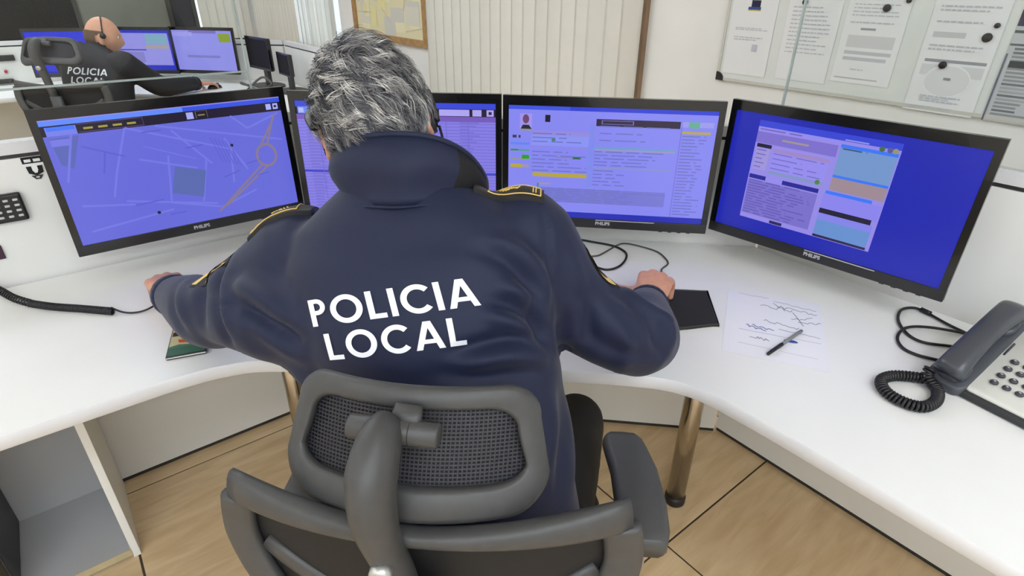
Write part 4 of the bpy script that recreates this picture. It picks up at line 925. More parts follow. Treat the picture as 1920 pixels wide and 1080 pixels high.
def hand(wrist, d, up, side, curl=(25, 35, 25), spread=.0, s=1.0, thumb=(.55, .75, -.25), tcurl=20):
    """palm and five separate jointed fingers; side=+1 right hand, -1 left hand"""
    w_ = np.array(wrist, float); d = np.array(d, float); d /= np.linalg.norm(d); up = np.array(up, float); up -= d * (up @ d); up /= np.linalg.norm(up); sd = np.cross(d, up) * side
    out = []
    xs = [-.028, -.0095, .0095, .027]; mc = [.088, .092, .087, .080]; L3 = [(.042, .025, .021), (.046, .029, .022), (.043, .027, .021), (.034, .021, .019)]; rr = [.0098, .0102, .0096, .0084]
    for k in range(4):
        base = w_ + sd * xs[k] * .55 * s + d * .006 * s; kn = w_ + sd * xs[k] * s + d * mc[k] * s + up * (.005 if k in (1, 2) else .001) * s
        out.append(capsule([base, (base + kn) / 2 + up * .003 * s, kn], [.0155 * s, .0142 * s, (rr[k] + .002) * s], 10))
        dd = d + sd * xs[k] * spread * 8; dd /= np.linalg.norm(dd); a = 0; p = kn; P = [kn]; 
        for l, c_ in zip(L3[k], curl):
            a += R(c_ * (1 + .08 * (k - 1))); p = p + (dd * math.cos(a) - up * math.sin(a)) * l * s; P.append(p)
        out.append(capsule(P, [rr[k] * s, rr[k] * .97 * s, rr[k] * .9 * s, rr[k] * .76 * s], 10))
    t0 = w_ - sd * .018 * s + d * .022 * s; td = -sd * thumb[0] + d * thumb[1] + up * thumb[2]; td /= np.linalg.norm(td)
    t1 = t0 + td * .042 * s; td2 = td + d * math.tan(R(tcurl)); td2 /= np.linalg.norm(td2); t2 = t1 + td2 * .034 * s; td3 = td2 + d * math.tan(R(tcurl)) * .7; td3 /= np.linalg.norm(td3)
    out.append(capsule([t0, t1, t2, t2 + td3 * .026 * s], [.0165 * s, .0125 * s, .0108 * s, .0085 * s], 10))
    return out
def torso_rings(RS, yaw, roll, kx=1.0, p=2.5):
    out = []
    for (c, a, b, lean) in RS:
        ax = np.array([math.cos(yaw) * math.cos(roll), math.sin(yaw) * math.cos(roll), math.sin(roll)]); fy = np.array([-math.sin(yaw), math.cos(yaw), 0])
        ay = fy * math.cos(R(lean)) - np.array([0, 0, math.sin(R(lean))]); r_ = []
        for k in range(36):
            th = 2 * math.pi * k / 36; cc, ss = math.cos(th), math.sin(th)
            X = a * math.copysign(abs(cc) ** (2 / p), cc); Y = b * math.copysign(abs(ss) ** (2 / p), ss)
            r_.append(np.array(c) + ax * X + ay * Y)
        out.append(r_)
    return rings(out)
def fold(V, NO, pts, amp, w_, view, back=True):
    """press a soft crease (amp<0) or ridge (amp>0) along a polyline into a surface"""
    v = np.array(view, float); v /= np.linalg.norm(v); a = np.cross(v, (0, 0, 1)); a /= np.linalg.norm(a); b = np.cross(a, v)
    P = np.array(catmull(pts, 6)); p2 = np.stack([P @ a, P @ b], 1); q = np.stack([V @ a, V @ b], 1)
    best = np.full(len(V), 1e9); par = np.zeros(len(V)); n = len(p2) - 1
    for i in range(n):
        d = p2[i + 1] - p2[i]; L2 = d @ d + 1e-12; t = np.clip(((q - p2[i]) @ d) / L2, 0, 1); dist = np.hypot(*(q - p2[i] - t[:, None] * d).T)
        m_ = dist < best; best[m_] = dist[m_]; par[m_] = (i + t[m_]) / n
    taper = np.sin(np.clip(par, .02, .98) * math.pi) ** .6
    ok = (NO @ v > .05) if back else np.ones(len(V), bool)
    dep = np.abs(V @ v - (P @ v).mean()) < .16
    V += NO * (amp * np.exp(-(best / w_) ** 2) * taper * (ok & dep))[:, None]
def bvh(V, F): return BVHTree.FromPolygons([tuple(v) for v in V], [tuple(f) for f in F])
def drape(tree, pts, direction, lift):
    d = Vector(direction).normalized(); out = []
    for p in pts:
        h = tree.ray_cast(Vector(p) - d * .25, d, .6)
        if h[0] is None:
            h = tree.find_nearest(Vector(p)); out.append(np.array(h[0]) + np.array(h[1]) * lift)
        else: out.append(np.array(h[0]) - np.array(d) * lift)
    return out
# letter shapes, height 1, as strips of quads --------------------------------
def bar(x0, y0, x1, y1, wx, n=6):
    V = []; 
    for i in range(n + 1):
        t = i / n; x, y = x0 + (x1 - x0) * t, y0 + (y1 - y0) * t; V += [(x, y), (x + wx, y)]
    return [[V[2 * i], V[2 * i + 1], V[2 * i + 3], V[2 * i + 2]] for i in range(n)]
def hbar(x0, x1, y0, y1, n=5): return [[(x0 + (x1 - x0) * i / n, y0), (x0 + (x1 - x0) * (i + 1) / n, y0), (x0 + (x1 - x0) * (i + 1) / n, y1), (x0 + (x1 - x0) * i / n, y1)] for i in range(n)]
def arc(cx, cy, ro, ri, a0, a1, n=26, ky=1, kyi=None):
    kyi = kyi or ky; A = np.linspace(R(a0), R(a1), n + 1); o = lambda a, r_, k_: (cx + r_ * math.cos(a), cy + r_ * k_ * math.sin(a))
    return [[o(a, ri, kyi), o(a, ro, ky), o(b, ro, ky), o(b, ri, kyi)] for a, b in zip(A[:-1], A[1:])]
def glyph(ch):
    if ch == 'I': return bar(0, 0, 0, 1, .2), .2
    if ch == 'L': return bar(0, 0, 0, 1, .2) + hbar(.2, .56, 0, .17), .56
    if ch == 'P': return bar(0, 0, 0, 1, .19) + hbar(.19, .27, .84, 1) + hbar(.19, .27, .41, .57) + arc(.27, .705, .30, .13, -90, 90, 16, .983, 1.04), .57
    if ch == 'O': return arc(.53, .5, .53, .33, 0, 360, 36, .98, 1.03), 1.06
    if ch == 'C': return arc(.53, .5, .53, .33, 42, 318, 30, .98, 1.03), .93
    if ch == 'A': return bar(0, 0, .36, 1, .21) + bar(.76, 0, .40, 1, .21) + hbar(.2, .77, .21, .36), .97
def lettering(words):
    """list of quads in text space for one line, width-normalised"""
    x = 0; out = []
    for ch in words:
        q, w_ = glyph(ch); out += [[(px + x, py) for px, py in f] for f in q]; x += w_ + .15
    return out, x - .15

def person(label, tpl, jk_mat, skin, head_c, head_R, arms, legs, hands, voxel=.0055, hs=1.0, torso=(0, 0), jr=1.0, folds=None, extra=(), sleeve=.9, mid=None):
    """tpl: torso rings; arms: {side:(shoulder, elbow, wrist)}; legs: {side:(hip, knee, ankle)}"""
    base = np.array([tpl[0][0][0], tpl[0][0][1], 0])
    t = thing('person', label, 'person', base)
    hc_ = np.array(head_c)
    body = MB().add(*head_mesh(hc_, head_R, hs))
    for p in ear_pieces(hc_, head_R, hs): body.add(*p)
    nb = np.array(tpl[-2][0]); nk = hc_ + head_R @ np.array([0, -.03, -.075])
    body.add(*capsule([nb + np.array([0, .0, -.06]), nb, nk], [.07, .06, .052], 16))
    inner = [(c, a * .86, b * .84, l) for (c, a, b, l) in tpl[:-1]]
    body.add(*torso_rings(inner, *torso))
    for sd, (s_, e_, w_) in arms.items():
        s_, e_, w_ = map(np.array, (s_, e_, w_)); body.add(*capsule([s_, s_ * .5 + e_ * .5 + np.array((mid or {}).get(sd, (0, 0, 0))), e_, w_], [.050, .040, .036, .027], 12))
        for p in hand(**hands[sd]): body.add(*p)
    for sd, (h_, k_, a_) in legs.items():
        h_, k_, a_ = map(np.array, (h_, k_, a_)); body.add(*capsule([h_, k_], [.07, .05], 12)); body.add(*capsule([k_, a_], [.048, .035], 12))
    V, F, NO = remesh(body, voxel, 2); mesh('body', V - base, F, skin, t, True)
    for sx in (-1, 1):
        c = hc_ + head_R @ (np.array([sx * .031, .0745, .010]) * hs)
        e = MB().add(*ellipsoid(c - base, (.0115 * hs,) * 3, 12, 8)).build('eye', M_EYE, t, True)
        MB().add(*ellipsoid(c - base + head_R @ np.array([0, .0085, 0]) * hs, (.005 * hs, .005 * hs, .005 * hs), 10, 6)).build('iris', mat('iris_brown', (60, 40, 28), .2, noise=.05), e, True)
    # jacket
    jk = MB().add(*torso_rings(tpl, *torso))
    for sd, (s_, e_, w_) in arms.items():
        s_, e_, w_ = map(np.array, (s_, e_, w_)); w_ = e_ + (w_ - e_) * sleeve; u1 = s_ * .5 + e_ * .5 + np.array((mid or {}).get(sd, (0, 0, 0))); u2 = e_ * .5 + w_ * .5
        P = catmull([s_, u1, e_, u2, w_], 4); rr = np.interp(np.linspace(0, 1, len(P)), [0, .25, .5, .75, 1], np.array([.084, .070, .068, .061, .046]) * jr)
        jk.add(*capsule(P, list(rr), 18))
    for q in extra: jk.add(*capsule(*q, 16))
    V, F, NO = remesh(jk, .0075, 9)
    if folds: folds(V, NO)
    jo = mesh('jacket', V - base, F, jk_mat, t, True)
    for sd, (s_, e_, w_) in arms.items():   # cuffs
        e_, w_ = np.array(e_), np.array(w_); c0 = e_ + (w_ - e_) * (sleeve + .02); c1 = e_ + (w_ - e_) * (sleeve + .13)
        MB().add(*tube([c0 - base, c0 * .7 + c1 * .3 - base, c1 - base, c1 * .98 + c0 * .02 - base], [.045 * jr, .047 * jr, .044 * jr, .036 * jr], 22)).build('cuff', jk_mat, jo, True)
    # trousers and shoes
    tr_ = MB()
    pc_ = np.array(tpl[0][0])
    for sd, (h_, k_, a_) in legs.items():
        h_, k_, a_ = map(np.array, (h_, k_, a_))
        tr_.add(*capsule([h_ - (k_ - h_) * .15, h_, h_ * .5 + k_ * .5, k_], [.088, .092, .082, .068], 16)); tr_.add(*capsule([k_, k_ * .5 + a_ * .5, a_ + np.array([0, 0, .0])], [.068, .062, .056], 14))
    hips = [np.array(l[0]) for l in legs.values()]; tr_.add(*capsule([hips[0], hips[1]], .10, 14))
    Vt, Ft, _ = remesh(tr_, .011, 4); mesh('trousers', Vt - base, Ft, M_TROU, t, True)
    for sd, (h_, k_, a_) in legs.items():
        a_ = np.array(a_); f_ = a_ * np.array([1, 1, 0]); d = np.array(k_) - np.array(h_); d[2] = 0; d /= np.linalg.norm(d); s2 = np.array([d[1], -d[0], 0])
        rs = []
        for (y, hw, z1) in ((-.075, .026, .06), (-.06, .036, .085), (-.02, .038, .095), (.03, .038, .085), (.09, .044, .06), (.14, .046, .05), (.175, .036, .04), (.19, .018, .03)):
            rs.append([f_ + d * y + s2 * hw * c + np.array([0, 0, .004 + max(0, zz) * z1]) for c, zz in ((-1, 0), (-1.02, .3), (-.85, .7), (-.45, 1), (.45, 1), (.85, .7), (1.02, .3), (1, 0))])
        Vs, Fs = rings(rs); MB().add([np.array(v) - base for v in Vs], Fs).build('shoe', M_SHOE, t, True)
    return t, base, jo, V, F

# ---- the grey-haired officer in front ------------------------------------------
TPL = [((-.066, .655, .48), .196, .150, 0), ((-.070, .662, .59), .192, .148, 5), ((-.082, .690, .70), .184, .142, 14), ((-.103, .735, .82), .188, .140, 20), ((-.130, .785, .93), .202, .138, 24),
       ((-.150, .825, 1.005), .212, .126, 28), ((-.160, .850, 1.055), .190, .108, 28), ((-.168, .868, 1.095), .135, .088, 28), ((-.174, .878, 1.125), .088, .072, 28)]
ARMS = {'R': ((.018, .835, 1.045), (.220, .842, .860), (.302, 1.108, .782)), 'L': ((-.350, .875, .995), (-.546, .912, .862), (-.752, 1.105, .795))}
LEGS = {'R': ((.05, .69, .545), (.15, 1.03, .505), (.15, 1.06, .10)), 'L': ((-.18, .69, .545), (-.28, 1.03, .505), (-.27, 1.06, .10))}
HANDS = {'R': dict(wrist=(.303, 1.105, .788), d=(.36, .92, .10), up=(0, .1, 1), side=1, curl=(30, 34, 26), thumb=(.85, .6, -.45), tcurl=14, s=1.12, spread=.35),
         'L': dict(wrist=(-.782, 1.138, .795), d=(-.55, .80, -.25), up=(-.1, .2, 1), side=-1, curl=(30, 45, 35), thumb=(.6, .7, -.4), s=1.06)}
HC = np.array([-.220, .925, 1.210]); HRM = rot(R(9), R(-14), R(-12))
VIEW = (.17, -.71, .435)
EXTRA = [([(-.50, .875, .885), (-.40, .83, .915), (-.27, .80, .92)], [.060, .085, .10]), ([(-.42, .84, .91), (-.32, .78, .88), (-.22, .74, .82)], [.045, .06, .085]), ([(.12, .82, .94), (.05, .80, .92), (-.02, .78, .88)], [.05, .06, .08])]
def my_folds(V, NO):
    f_ = lambda pts, amp, w_, d=.84: fold(V, NO, [at(x, y, d) for x, y in pts], amp * 2.0, w_, VIEW)
    f_([(1018, 385), (1024, 450), (1030, 540), (1040, 640)], -.0022, .005); f_([(1030, 385), (1037, 450), (1043, 540)], .0016, .007)
    # folds running to the right armpit
    f_([(880, 470), (940, 495), (985, 540), (1010, 600), (1030, 640)], -.008, .013); f_([(900, 455), (960, 475), (1010, 525), (1030, 590)], .006, .014)
    f_([(905, 565), (960, 580), (1000, 612), (1035, 648)], -.009, .011); f_([(890, 590), (950, 605), (1000, 636)], .006, .011); f_([(925, 535), (980, 560), (1020, 605)], .006, .011)
    f_([(830, 660), (900, 640), (970, 632), (1035, 652)], -.007, .010); f_([(850, 690), (930, 665), (1030, 672)], .006, .012); f_([(800, 690), (900, 700), (1020, 690)], -.005, .012)
    # left side
    f_([(425, 555), (480, 585), (540, 625), (580, 650)], -.012, .015, .92); f_([(440, 530), (500, 560), (560, 600)], .006, .015, .92)
    f_([(450, 620), (500, 650), (560, 690), (620, 720)], -.005, .018, .9); f_([(470, 600), (540, 650), (600, 690)], .005, .016, .9)
    # sleeves
    f_([(432, 490), (428, 540), (440, 600), (452, 650)], -.010, .009, 1.0); f_([(446, 500), (446, 560), (462, 630)], .006, .010, 1.0); f_([(395, 510), (400, 560), (410, 620)], -.006, .010, 1.05); f_([(350, 520), (360, 560), (380, 610)], .004, .011, 1.08); f_([(335, 545), (350, 590), (385, 630)], -.004, .009, 1.1)
    f_([(1050, 540), (1080, 590), (1090, 650)], -.007, .014, .95); f_([(1035, 590), (1048, 640), (1075, 690)], -.008, .012, .93); f_([(1110, 590), (1150, 640), (1160, 690)], .005, .014, .97); f_([(1180, 590), (1200, 640), (1230, 670)], -.005, .010, 1.0); f_([(1205, 580), (1235, 610), (1245, 650)], .004, .009, 1.0)
    f_([(1100, 545), (1140, 560), (1180, 600)], -.004, .012, 1.0); f_([(1060, 600), (1100, 640), (1150, 660), (1200, 660)], -.004, .010, .97); f_([(1130, 520), (1150, 560), (1190, 590), (1230, 600)], .004, .010, 1.05); f_([(1040, 480), (1065, 540), (1075, 600)], .004, .014, .93)
    f_([(1050, 720), (1062, 790), (1050, 860), (1040, 930)], -.005, .012, .86); f_([(1072, 740), (1084, 820), (1078, 920)], .004, .012, .88); f_([(1020, 740), (1030, 800), (1015, 900)], .004, .014, .84)
    f_([(600, 440), (740, 470), (880, 440)], -.002, .03); f_([(560, 700), (700, 720), (860, 720)], -.004, .02, .82)
off, OB_, jk1, JV, JF = person('seated officer with wavy grey hair and navy police jacket, seen from behind', TPL, M_NAVY, M_SKIN, HC, HRM, ARMS, LEGS, HANDS, .004, 1.0, (R(-5), R(7)), 1.0, my_folds, EXTRA, .82, {'R': (-.020, -.010, -.016)})
TREE = bvh(JV, JF)
VD = -np.array(VIEW) / np.linalg.norm(VIEW)
def letters_on(jo, tree, base, words, bl, br, tl, tr, dep, name, m, view_d, lift=.0016):
    Q, W_ = lettering(words); mb = MB(); bl, br, tl, tr = map(lambda p: at(*p, dep), (bl, br, tl, tr))
    pts = []; 
    for q in Q:
        for (x, y) in q: u, v = x / W_, y; pts.append((bl * (1 - u) + br * u) * (1 - v) + (tl * (1 - u) + tr * u) * v)
    D = drape(tree, pts, view_d, lift); k = 0
    for q in Q: mb.add([p - base for p in D[k:k + 4]], [(0, 1, 2, 3)]); k += 4
    return mb.build(name, m, jo)
o = letters_on(jk1, TREE, OB_, 'POLICIA', (589, 613), (891, 574), (577, 564), (878, 525), .84, 'back_lettering', M_REFL, VD); o['label'] = 'white POLICIA lettering'
o = letters_on(jk1, TREE, OB_, 'LOCAL', (621, 674), (867, 643), (609, 626), (858, 594), .84, 'back_lettering', M_REFL, VD); o['label'] = 'white LOCAL lettering'
# collar
top = [(-.262, 1.00, 1.10), (-.288, .935, 1.135), (-.272, .862, 1.178), (-.232, .828, 1.205), (-.175, .812, 1.217), (-.115, .815, 1.212), (-.07, .836, 1.185), (-.045, .870, 1.140), (-.045, .95, 1.085)]
bot = [(-.245, .98, 1.04), (-.266, .90, 1.062), (-.250, .826, 1.098), (-.213, .788, 1.116), (-.165, .770, 1.122), (-.115, .780, 1.122), (-.085, .806, 1.108), (-.075, .848, 1.08), (-.08, .93, 1.04)]
tp_ = catmull(top, 6); bt_ = catmull(bot, 6); V = []; F = []; nr = 7; n_ = len(tp_)
cen = np.array([-.17, .90, 1.12])
for layer in (0, 1):
    for i in range(n_):
        for j in range(nr + 1):
            t_ = j / nr; p = bt_[i] * (1 - t_) + tp_[i] * t_
            o_ = p - cen; o_[2] = 0; o_ /= np.linalg.norm(o_) + 1e-9
            bul = .010 * math.sin(math.pi * t_) - .006 * math.sin(2 * math.pi * t_) + .004 * math.sin(i * .55) * math.sin(math.pi * t_)
            V.append(p + o_ * (bul - layer * .006) - OB_)
k0 = n_ * (nr + 1)
for i in range(n_ - 1):
    for j in range(nr):
        a = i * (nr + 1) + j; b = a + nr + 1; F.append((a, b, b + 1, a + 1)); F.append((k0 + a + 1, k0 + b + 1, k0 + b, k0 + a))
    a = i * (nr + 1); b = a + nr + 1; F.append((a + nr, b + nr, k0 + b + nr, k0 + a + nr)); F.append((a, k0 + a, k0 + b, b))
for i in (0, n_ - 1):
    for j in range(nr): a = i * (nr + 1) + j; F.append((a, a + 1, k0 + a + 1, k0 + a))
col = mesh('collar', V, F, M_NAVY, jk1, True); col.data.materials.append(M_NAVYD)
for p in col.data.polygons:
    if min(p.vertices) >= k0 or min(p.vertices) // (nr + 1) >= 34: p.material_index = 1  # inner lining; the right wing's outer faces take the same darker navy
edge = [np.array(tp_[i]) - OB_ + np.array([0, 0, .001]) for i in range(n_)]
MB().add(*tube(edge, .0042, 8)).build('collar_piping', M_NAVY, jk1, True)
MB().add(*tube([np.array(bt_[i]) - OB_ + np.array([0, -.004, .004]) for i in range(8, n_ - 8)], .0018, 6)).build('collar_seam', M_NAVY, jk1, True)
# epaulettes and sleeve patches
def epaulette(A, B, wid, fwd, lift=.006):
    A, B = np.array(A), np.array(B); d = B - A; L_ = np.linalg.norm(d); fwd = np.array(fwd, float); fwd /= np.linalg.norm(fwd)
    def surf(u, v, l): return drape(TREE, [A + d * u + fwd * wid * (v - .5)], (0, 0.35, -1), l)[0]
    V = []; F = []; nu, nv = 10, 6
    G_ = [[surf(i / nu, j / nv, lift + .004 * (1 - i / nu)) for j in range(nv + 1)] for i in range(nu + 1)]
    for l in (0, -.017):
        for i in range(nu + 1):
            for j in range(nv + 1): V.append(G_[i][j] + np.array([0, 0, l]) - OB_)
    K = (nu + 1) * (nv + 1)
    for i in range(nu):
        for j in range(nv): a = i * (nv + 1) + j; b = a + nv + 1; F += [(a, b, b + 1, a + 1), (K + a + 1, K + b + 1, K + b, K + a)]
    for i in range(nu):
        for j in (0, nv): a = i * (nv + 1) + j; b = a + nv + 1; F.append((a, b, K + b, K + a))
    for j in range(nv):
        for i in (0, nu): a = i * (nv + 1) + j; F.append((a, a + 1, K + a + 1, K + a))
    e = mesh('epaulette', V, F, mat('epaulette_black', (20, 21, 28), .5, noise=.08), jk1)
    def strip(u0, v0, u1, v1, w_=.0022, n=10):
        P = []
        for i in range(n + 1):
            u, v = u0 + (u1 - u0) * i / n, v0 + (v1 - v0) * i / n
            gi, gj = u * nu, v * nv; i0, j0 = min(nu - 1, int(gi)), min(nv - 1, int(gj)); a, b = gi - i0, gj - j0
            P.append((G_[i0][j0] * (1 - a) * (1 - b) + G_[i0 + 1][j0] * a * (1 - b) + G_[i0][j0 + 1] * (1 - a) * b + G_[i0 + 1][j0 + 1] * a * b) + np.array([0, 0, .0010]) - OB_)
        return tube(P, [(w_ / 2, .0009)] * (n + 1), 6, up=(0, 0, 1), fixed_up=True) if abs(P[0][2] - P[-1][2]) < .2 else tube(P, w_ / 2, 6)
    g = MB()
    for s in ((.2, .1, .95, .1), (.2, .9, .95, .9), (.95, .1, .95, .9), (.2, .1, .2, .9), (.84, .25, .84, .75), (.88, .25, .88, .75)): g.add(*strip(*s))
    for k in range(7): g.add(*strip(.36 + k * .04, .42 - .06 * math.sin(k), .40 + k * .04, .58 + .06 * math.cos(k * 2), .003, 3))
    g.build('gold_braid', M_GOLD, jk1)
epaulette(at(892, 352, .87), at(1020, 366, .875), .052, (0.05, 1, 0))
epaulette(at(590, 388, .944), at(474, 440, .964), .052, (-.1, 1, 0))
def patch(cx, cy, dep, wdt, hgt, direction, tilt, name='sleeve_patch'):
    c = at(cx, cy, dep); d = np.array(direction, float); d /= np.linalg.norm(d); a = np.cross(d, (0, 0, 1)); a /= np.linalg.norm(a); b = np.cross(a, d)
    ca, sa = math.cos(tilt), math.sin(tilt); a, b = a * ca + b * sa, -a * sa + b * ca
    sh_ = [(-1, 1), (0, 1.12), (1, 1), (1, -.2), (.7, -.75), (0, -1.1), (-.7, -.75), (-1, -.2)]; sh_ = catmull(sh_, 3, True)
    for s, m_, l in ((1.0, mat('patch_black', (22, 22, 28), .6, noise=.08), .0015), (.86, M_GOLD, .0026), (.55, mat('patch_blue', (52, 64, 120), .6, noise=.1), .0034)):
        pts = [c] + [c + a * p[0] * wdt / 2 * s + b * p[1] * hgt / 2 * s for p in sh_]; D = drape(TREE, pts, d, l)
        n2 = len(sh_); mesh(name, [p - OB_ for p in D], [(0, 1 + i, 1 + (i + 1) % n2) for i in range(n2)], m_, jk1)
patch(1108, 500, .95, .062, .08, (-1, .20, -.25), 0); patch(430, 508, 1.02, .062, .08, (1, .05, -.2), 0)

# hair: combed, wavy clumps -------------------------------------------------------
def hair(parent, base, c, Rm, nclump, per, seed=3):
    rg = np.random.default_rng(seed)
    # cap
    V, F = ellipsoid((0, 0, 0), (HR[0] + .006, HR[1] + .006, HR[2] + .007), 48, 34)
    keep = lambda v: (v[2] > -.085 and v[1] < .03 and not (abs(v[0]) > .052 and v[2] < .014 and v[1] > -.046)) or (v[2] > .035 and v[1] < .075) or v[2] > .07
    V2 = [head_shape(v) * np.array([1.04, 1.02, 1.0]) for v in V]; F2 = [f for f in F if all(keep(V[i]) for i in f)]
    cap = mesh('hair_cap', [np.array(c) + Rm @ v - base for v in V2], F2, mat('hair_undercoat', (84, 84, 90), .7, noise=.4, nscale=260), parent, True)
    VV = []; FF = []; CC = []
    made = 0
    while made < nclump:
        th = math.acos(rg.uniform(-1, 1)); ph = rg.uniform(0, 2 * math.pi); dv = np.array([math.sin(th) * math.cos(ph), math.sin(th) * math.sin(ph), math.cos(th)])
        v = dv * np.array(HR)
        if not keep(v): continue
        made += 1
        p = head_shape(v) * np.array([1.05, 1.0, 1.0]); nr_ = dv / np.array(HR); nr_ /= np.linalg.norm(nr_)
        # growth direction: whorl at the crown, down and to the right over the back
        crown = np.array([-.045, .02, .108]); away = p - crown; away -= nr_ * (away @ nr_); away /= np.linalg.norm(away) + 1e-6
        swirl = np.cross(nr_, away); low = min(1, max(0, (.06 - v[2]) / .12))
        fl = away * .9 + swirl * (.55 * (1 - low)) + np.array([.25, 0, -.6]) * low + rg.normal(0, .28, 3); fl -= nr_ * (fl @ nr_); fl /= np.linalg.norm(fl)
        sd = np.cross(nr_, fl); Lc = rg.uniform(.026, .046) * (1 - .6 * min(1, max(0, (.02 - v[2]) / .07))); lift = rg.uniform(.006, .016) * (1 - .6 * min(1, max(0, (.03 - v[2]) / .08))); wave = rg.uniform(-.010, .010); ph0 = rg.uniform(0, 6.28)
        tone = rg.choice([0, 1, 2], p=[.30, .42, .28]); bc = [np.array([66, 67, 75]), np.array([122, 122, 124]), np.array([196, 194, 190])][tone]
        for q in range(per):
            r0 = sd * rg.normal(0, .0042) + fl * rg.normal(0, .004); end = sd * rg.normal(0, .0032); ls = rg.uniform(.75, 1.12); cs = np.clip(bc * rg.uniform(.65, 1.3) + rg.normal(0, 5), 14, 235); k = len(VV); nseg = 5; wd = rg.uniform(.00035, .0006)
            lf = lift * rg.uniform(.6, 1.25)
            for i in range(nseg + 1):
                t = i / nseg
                pos = p + r0 * (1 - t * .6) + end * t + fl * Lc * ls * t + nr_ * (.003 + lf * math.sin(math.pi * min(1, t * .72)) - .25 * Lc * t * t * .55) + sd * wave * math.sin(t * 3.6 + ph0 * .2)
                w2 = wd * (1 - .75 * t * t)
                side_ = sd * w2 + nr_ * w2 * .4 * math.sin(q)
                VV.append(pos - side_); VV.append(pos + side_)
            for i in range(nseg): FF.append((k + 2 * i, k + 2 * i + 1, k + 2 * i + 3, k + 2 * i + 2)); CC.append(cs)
    W_ = (Rm @ np.array(VV).T).T + np.array(c) - base
    o = mesh('hair', W_, FF, M_GREYHAIR, parent, True); a = o.data.color_attributes.new('Col', 'FLOAT_COLOR', 'CORNER'); buf = []
    for cc in CC: buf += list((*lin(cc), 1)) * 4
    a.data.foreach_set('color', buf); o['kind'] = 'stuff'
    return o
hair(off, OB_, HC, HRM, 900, 17)

# headset worn by the officer
hs_ = thing('headset', 'thin black headset worn on the grey hair', 'headset', HC)
def HL(x, y, z): return HRM @ np.array([x, y, z])
band = [HL(.096 * math.sin(a), .058 - .008 * math.cos(a), -.01 + .132 * math.cos(a)) if abs(a) < 1.6 else HL(.096 * math.sin(a), .058, -.03) for a in np.linspace(-1.62, 1.62, 31)]
MB().add(*tube(band, [(.006, .002)] * 31, 8)).build('headband', M_BLACK, hs_, True)
MB().add(*tube([HL(.078, .016, -.020), HL(.093, .016, -.020)], [.022, .018], 18)).build('ear_cushion', M_BLACK, hs_, True)
MB().add(*tube([HL(.094, .05, .03), HL(.097, .035, .0), HL(.096, .018, -.02)], .006, 8)).build('yoke', M_BLACK, hs_, True)
MB().add(*tube(catmull([HL(-.085, .045, .040), HL(-.0885, .0, .036), HL(-.088, -.03, .024), HL(-.081, -.054, .008)], 4), [(.0095, .004)] * 13, 10)).build('temple_pad', M_BLACK, hs_, True)
MB().add(*tube(catmull([HL(.098, .02, -.03), HL(.098, .06, -.055), HL(.085, .10, -.075), HL(.05, .125, -.08)], 5), .0024, 8)).build('boom', M_BLACK, hs_, True)
MB().add(*tube([HL(.055, .122, -.08), HL(.035, .132, -.08)], .007, 10)).build('microphone', M_BLACK, hs_, True)
# ------------------------------------------------------------------ background officer and chair
BP = np.array([-2.60, 3.70, 0]); dzb = -.10
def T2(c): return (BP[0] + (c[0] + .070) * .35, BP[1] + (c[1] - .655) * .75, c[2] + dzb)
TPL2 = [(T2(c), a, b, l * .75) for (c, a, b, l) in TPL]
sh = lambda x, y, z: (BP[0] + x, BP[1] + y, z)
ARMS2 = {'R': (sh(.165, .10, .925), sh(.27, .26, .775), sh(.37, .52, .752)), 'L': (sh(-.20, .15, .925), sh(-.30, .28, .76), sh(-.26, .50, .752))}
LEGS2 = {'R': (sh(.10, .04, .54), sh(.16, .40, .50), sh(.16, .42, .10)), 'L': (sh(-.11, .04, .54), sh(-.18, .40, .50), sh(-.17, .42, .10))}
HANDS2 = {'R': dict(wrist=sh(.382, .54, .748), d=(.5, .85, -.15), up=(0, .1, 1), side=1, curl=(14, 35, 30), thumb=(.85, .6, -.4)), 'L': dict(wrist=sh(-.258, .52, .748), d=(.1, .99, -.15), up=(0, .1, 1), side=-1, curl=(20, 30, 25))}
HC2 = np.array([-2.585, 3.915, 1.072]); HRM2 = rot(R(-58), R(-8), R(0))
off2, OB2, jk2, JV2, JF2 = person('bald seated officer in a black police jacket at the background workstation', TPL2, M_DKJ, M_SKIN2, HC2, HRM2, ARMS2, LEGS2, HANDS2, .008, 1.0, (R(-8), R(-2)), 1.0)
V2D = np.array([-.55, .80, -.14]); V2D /= np.linalg.norm(V2D)
o = letters_on(jk2, bvh(JV2, JF2), OB2, 'POLICIA', (127, 139), (201, 143), (129, 126), (202, 131), 3.55, 'back_lettering', M_REFL, V2D, .002); o['label'] = 'white POLICIA lettering'
o = letters_on(jk2, bvh(JV2, JF2), OB2, 'LOCAL', (134, 156), (196, 160), (135, 144), (196, 147), 3.55, 'back_lettering', M_REFL, V2D, .002); o['label'] = 'white LOCAL lettering'
V, F = ellipsoid((0, 0, 0), (HR[0] + .0025, HR[1] + .0025, HR[2] + .002), 44, 30)
kp2 = lambda v: v[2] > -.07 and v[2] < .045 and v[1] < .01 and not (abs(v[0]) > .066 and v[1] > -.03 and v[2] < .01)
mesh('short_hair', [HC2 + HRM2 @ (head_shape(v) * 1.025) - OB2 for v in V], [f for f in F if all(kp2(V[i]) for i in f)], M_STUBBLE, off2, True)
hs2 = thing('headset', 'small black headset on the bald officer in the background', 'headset', HC2)
MB().add(*tube([HRM2 @ np.array([.084 * math.sin(a), .0, -.01 + .134 * math.cos(a)]) for a in np.linspace(-1.6, 1.6, 25)], [(.006, .0025)] * 25, 8)).build('headband', M_BLACK, hs2, True)
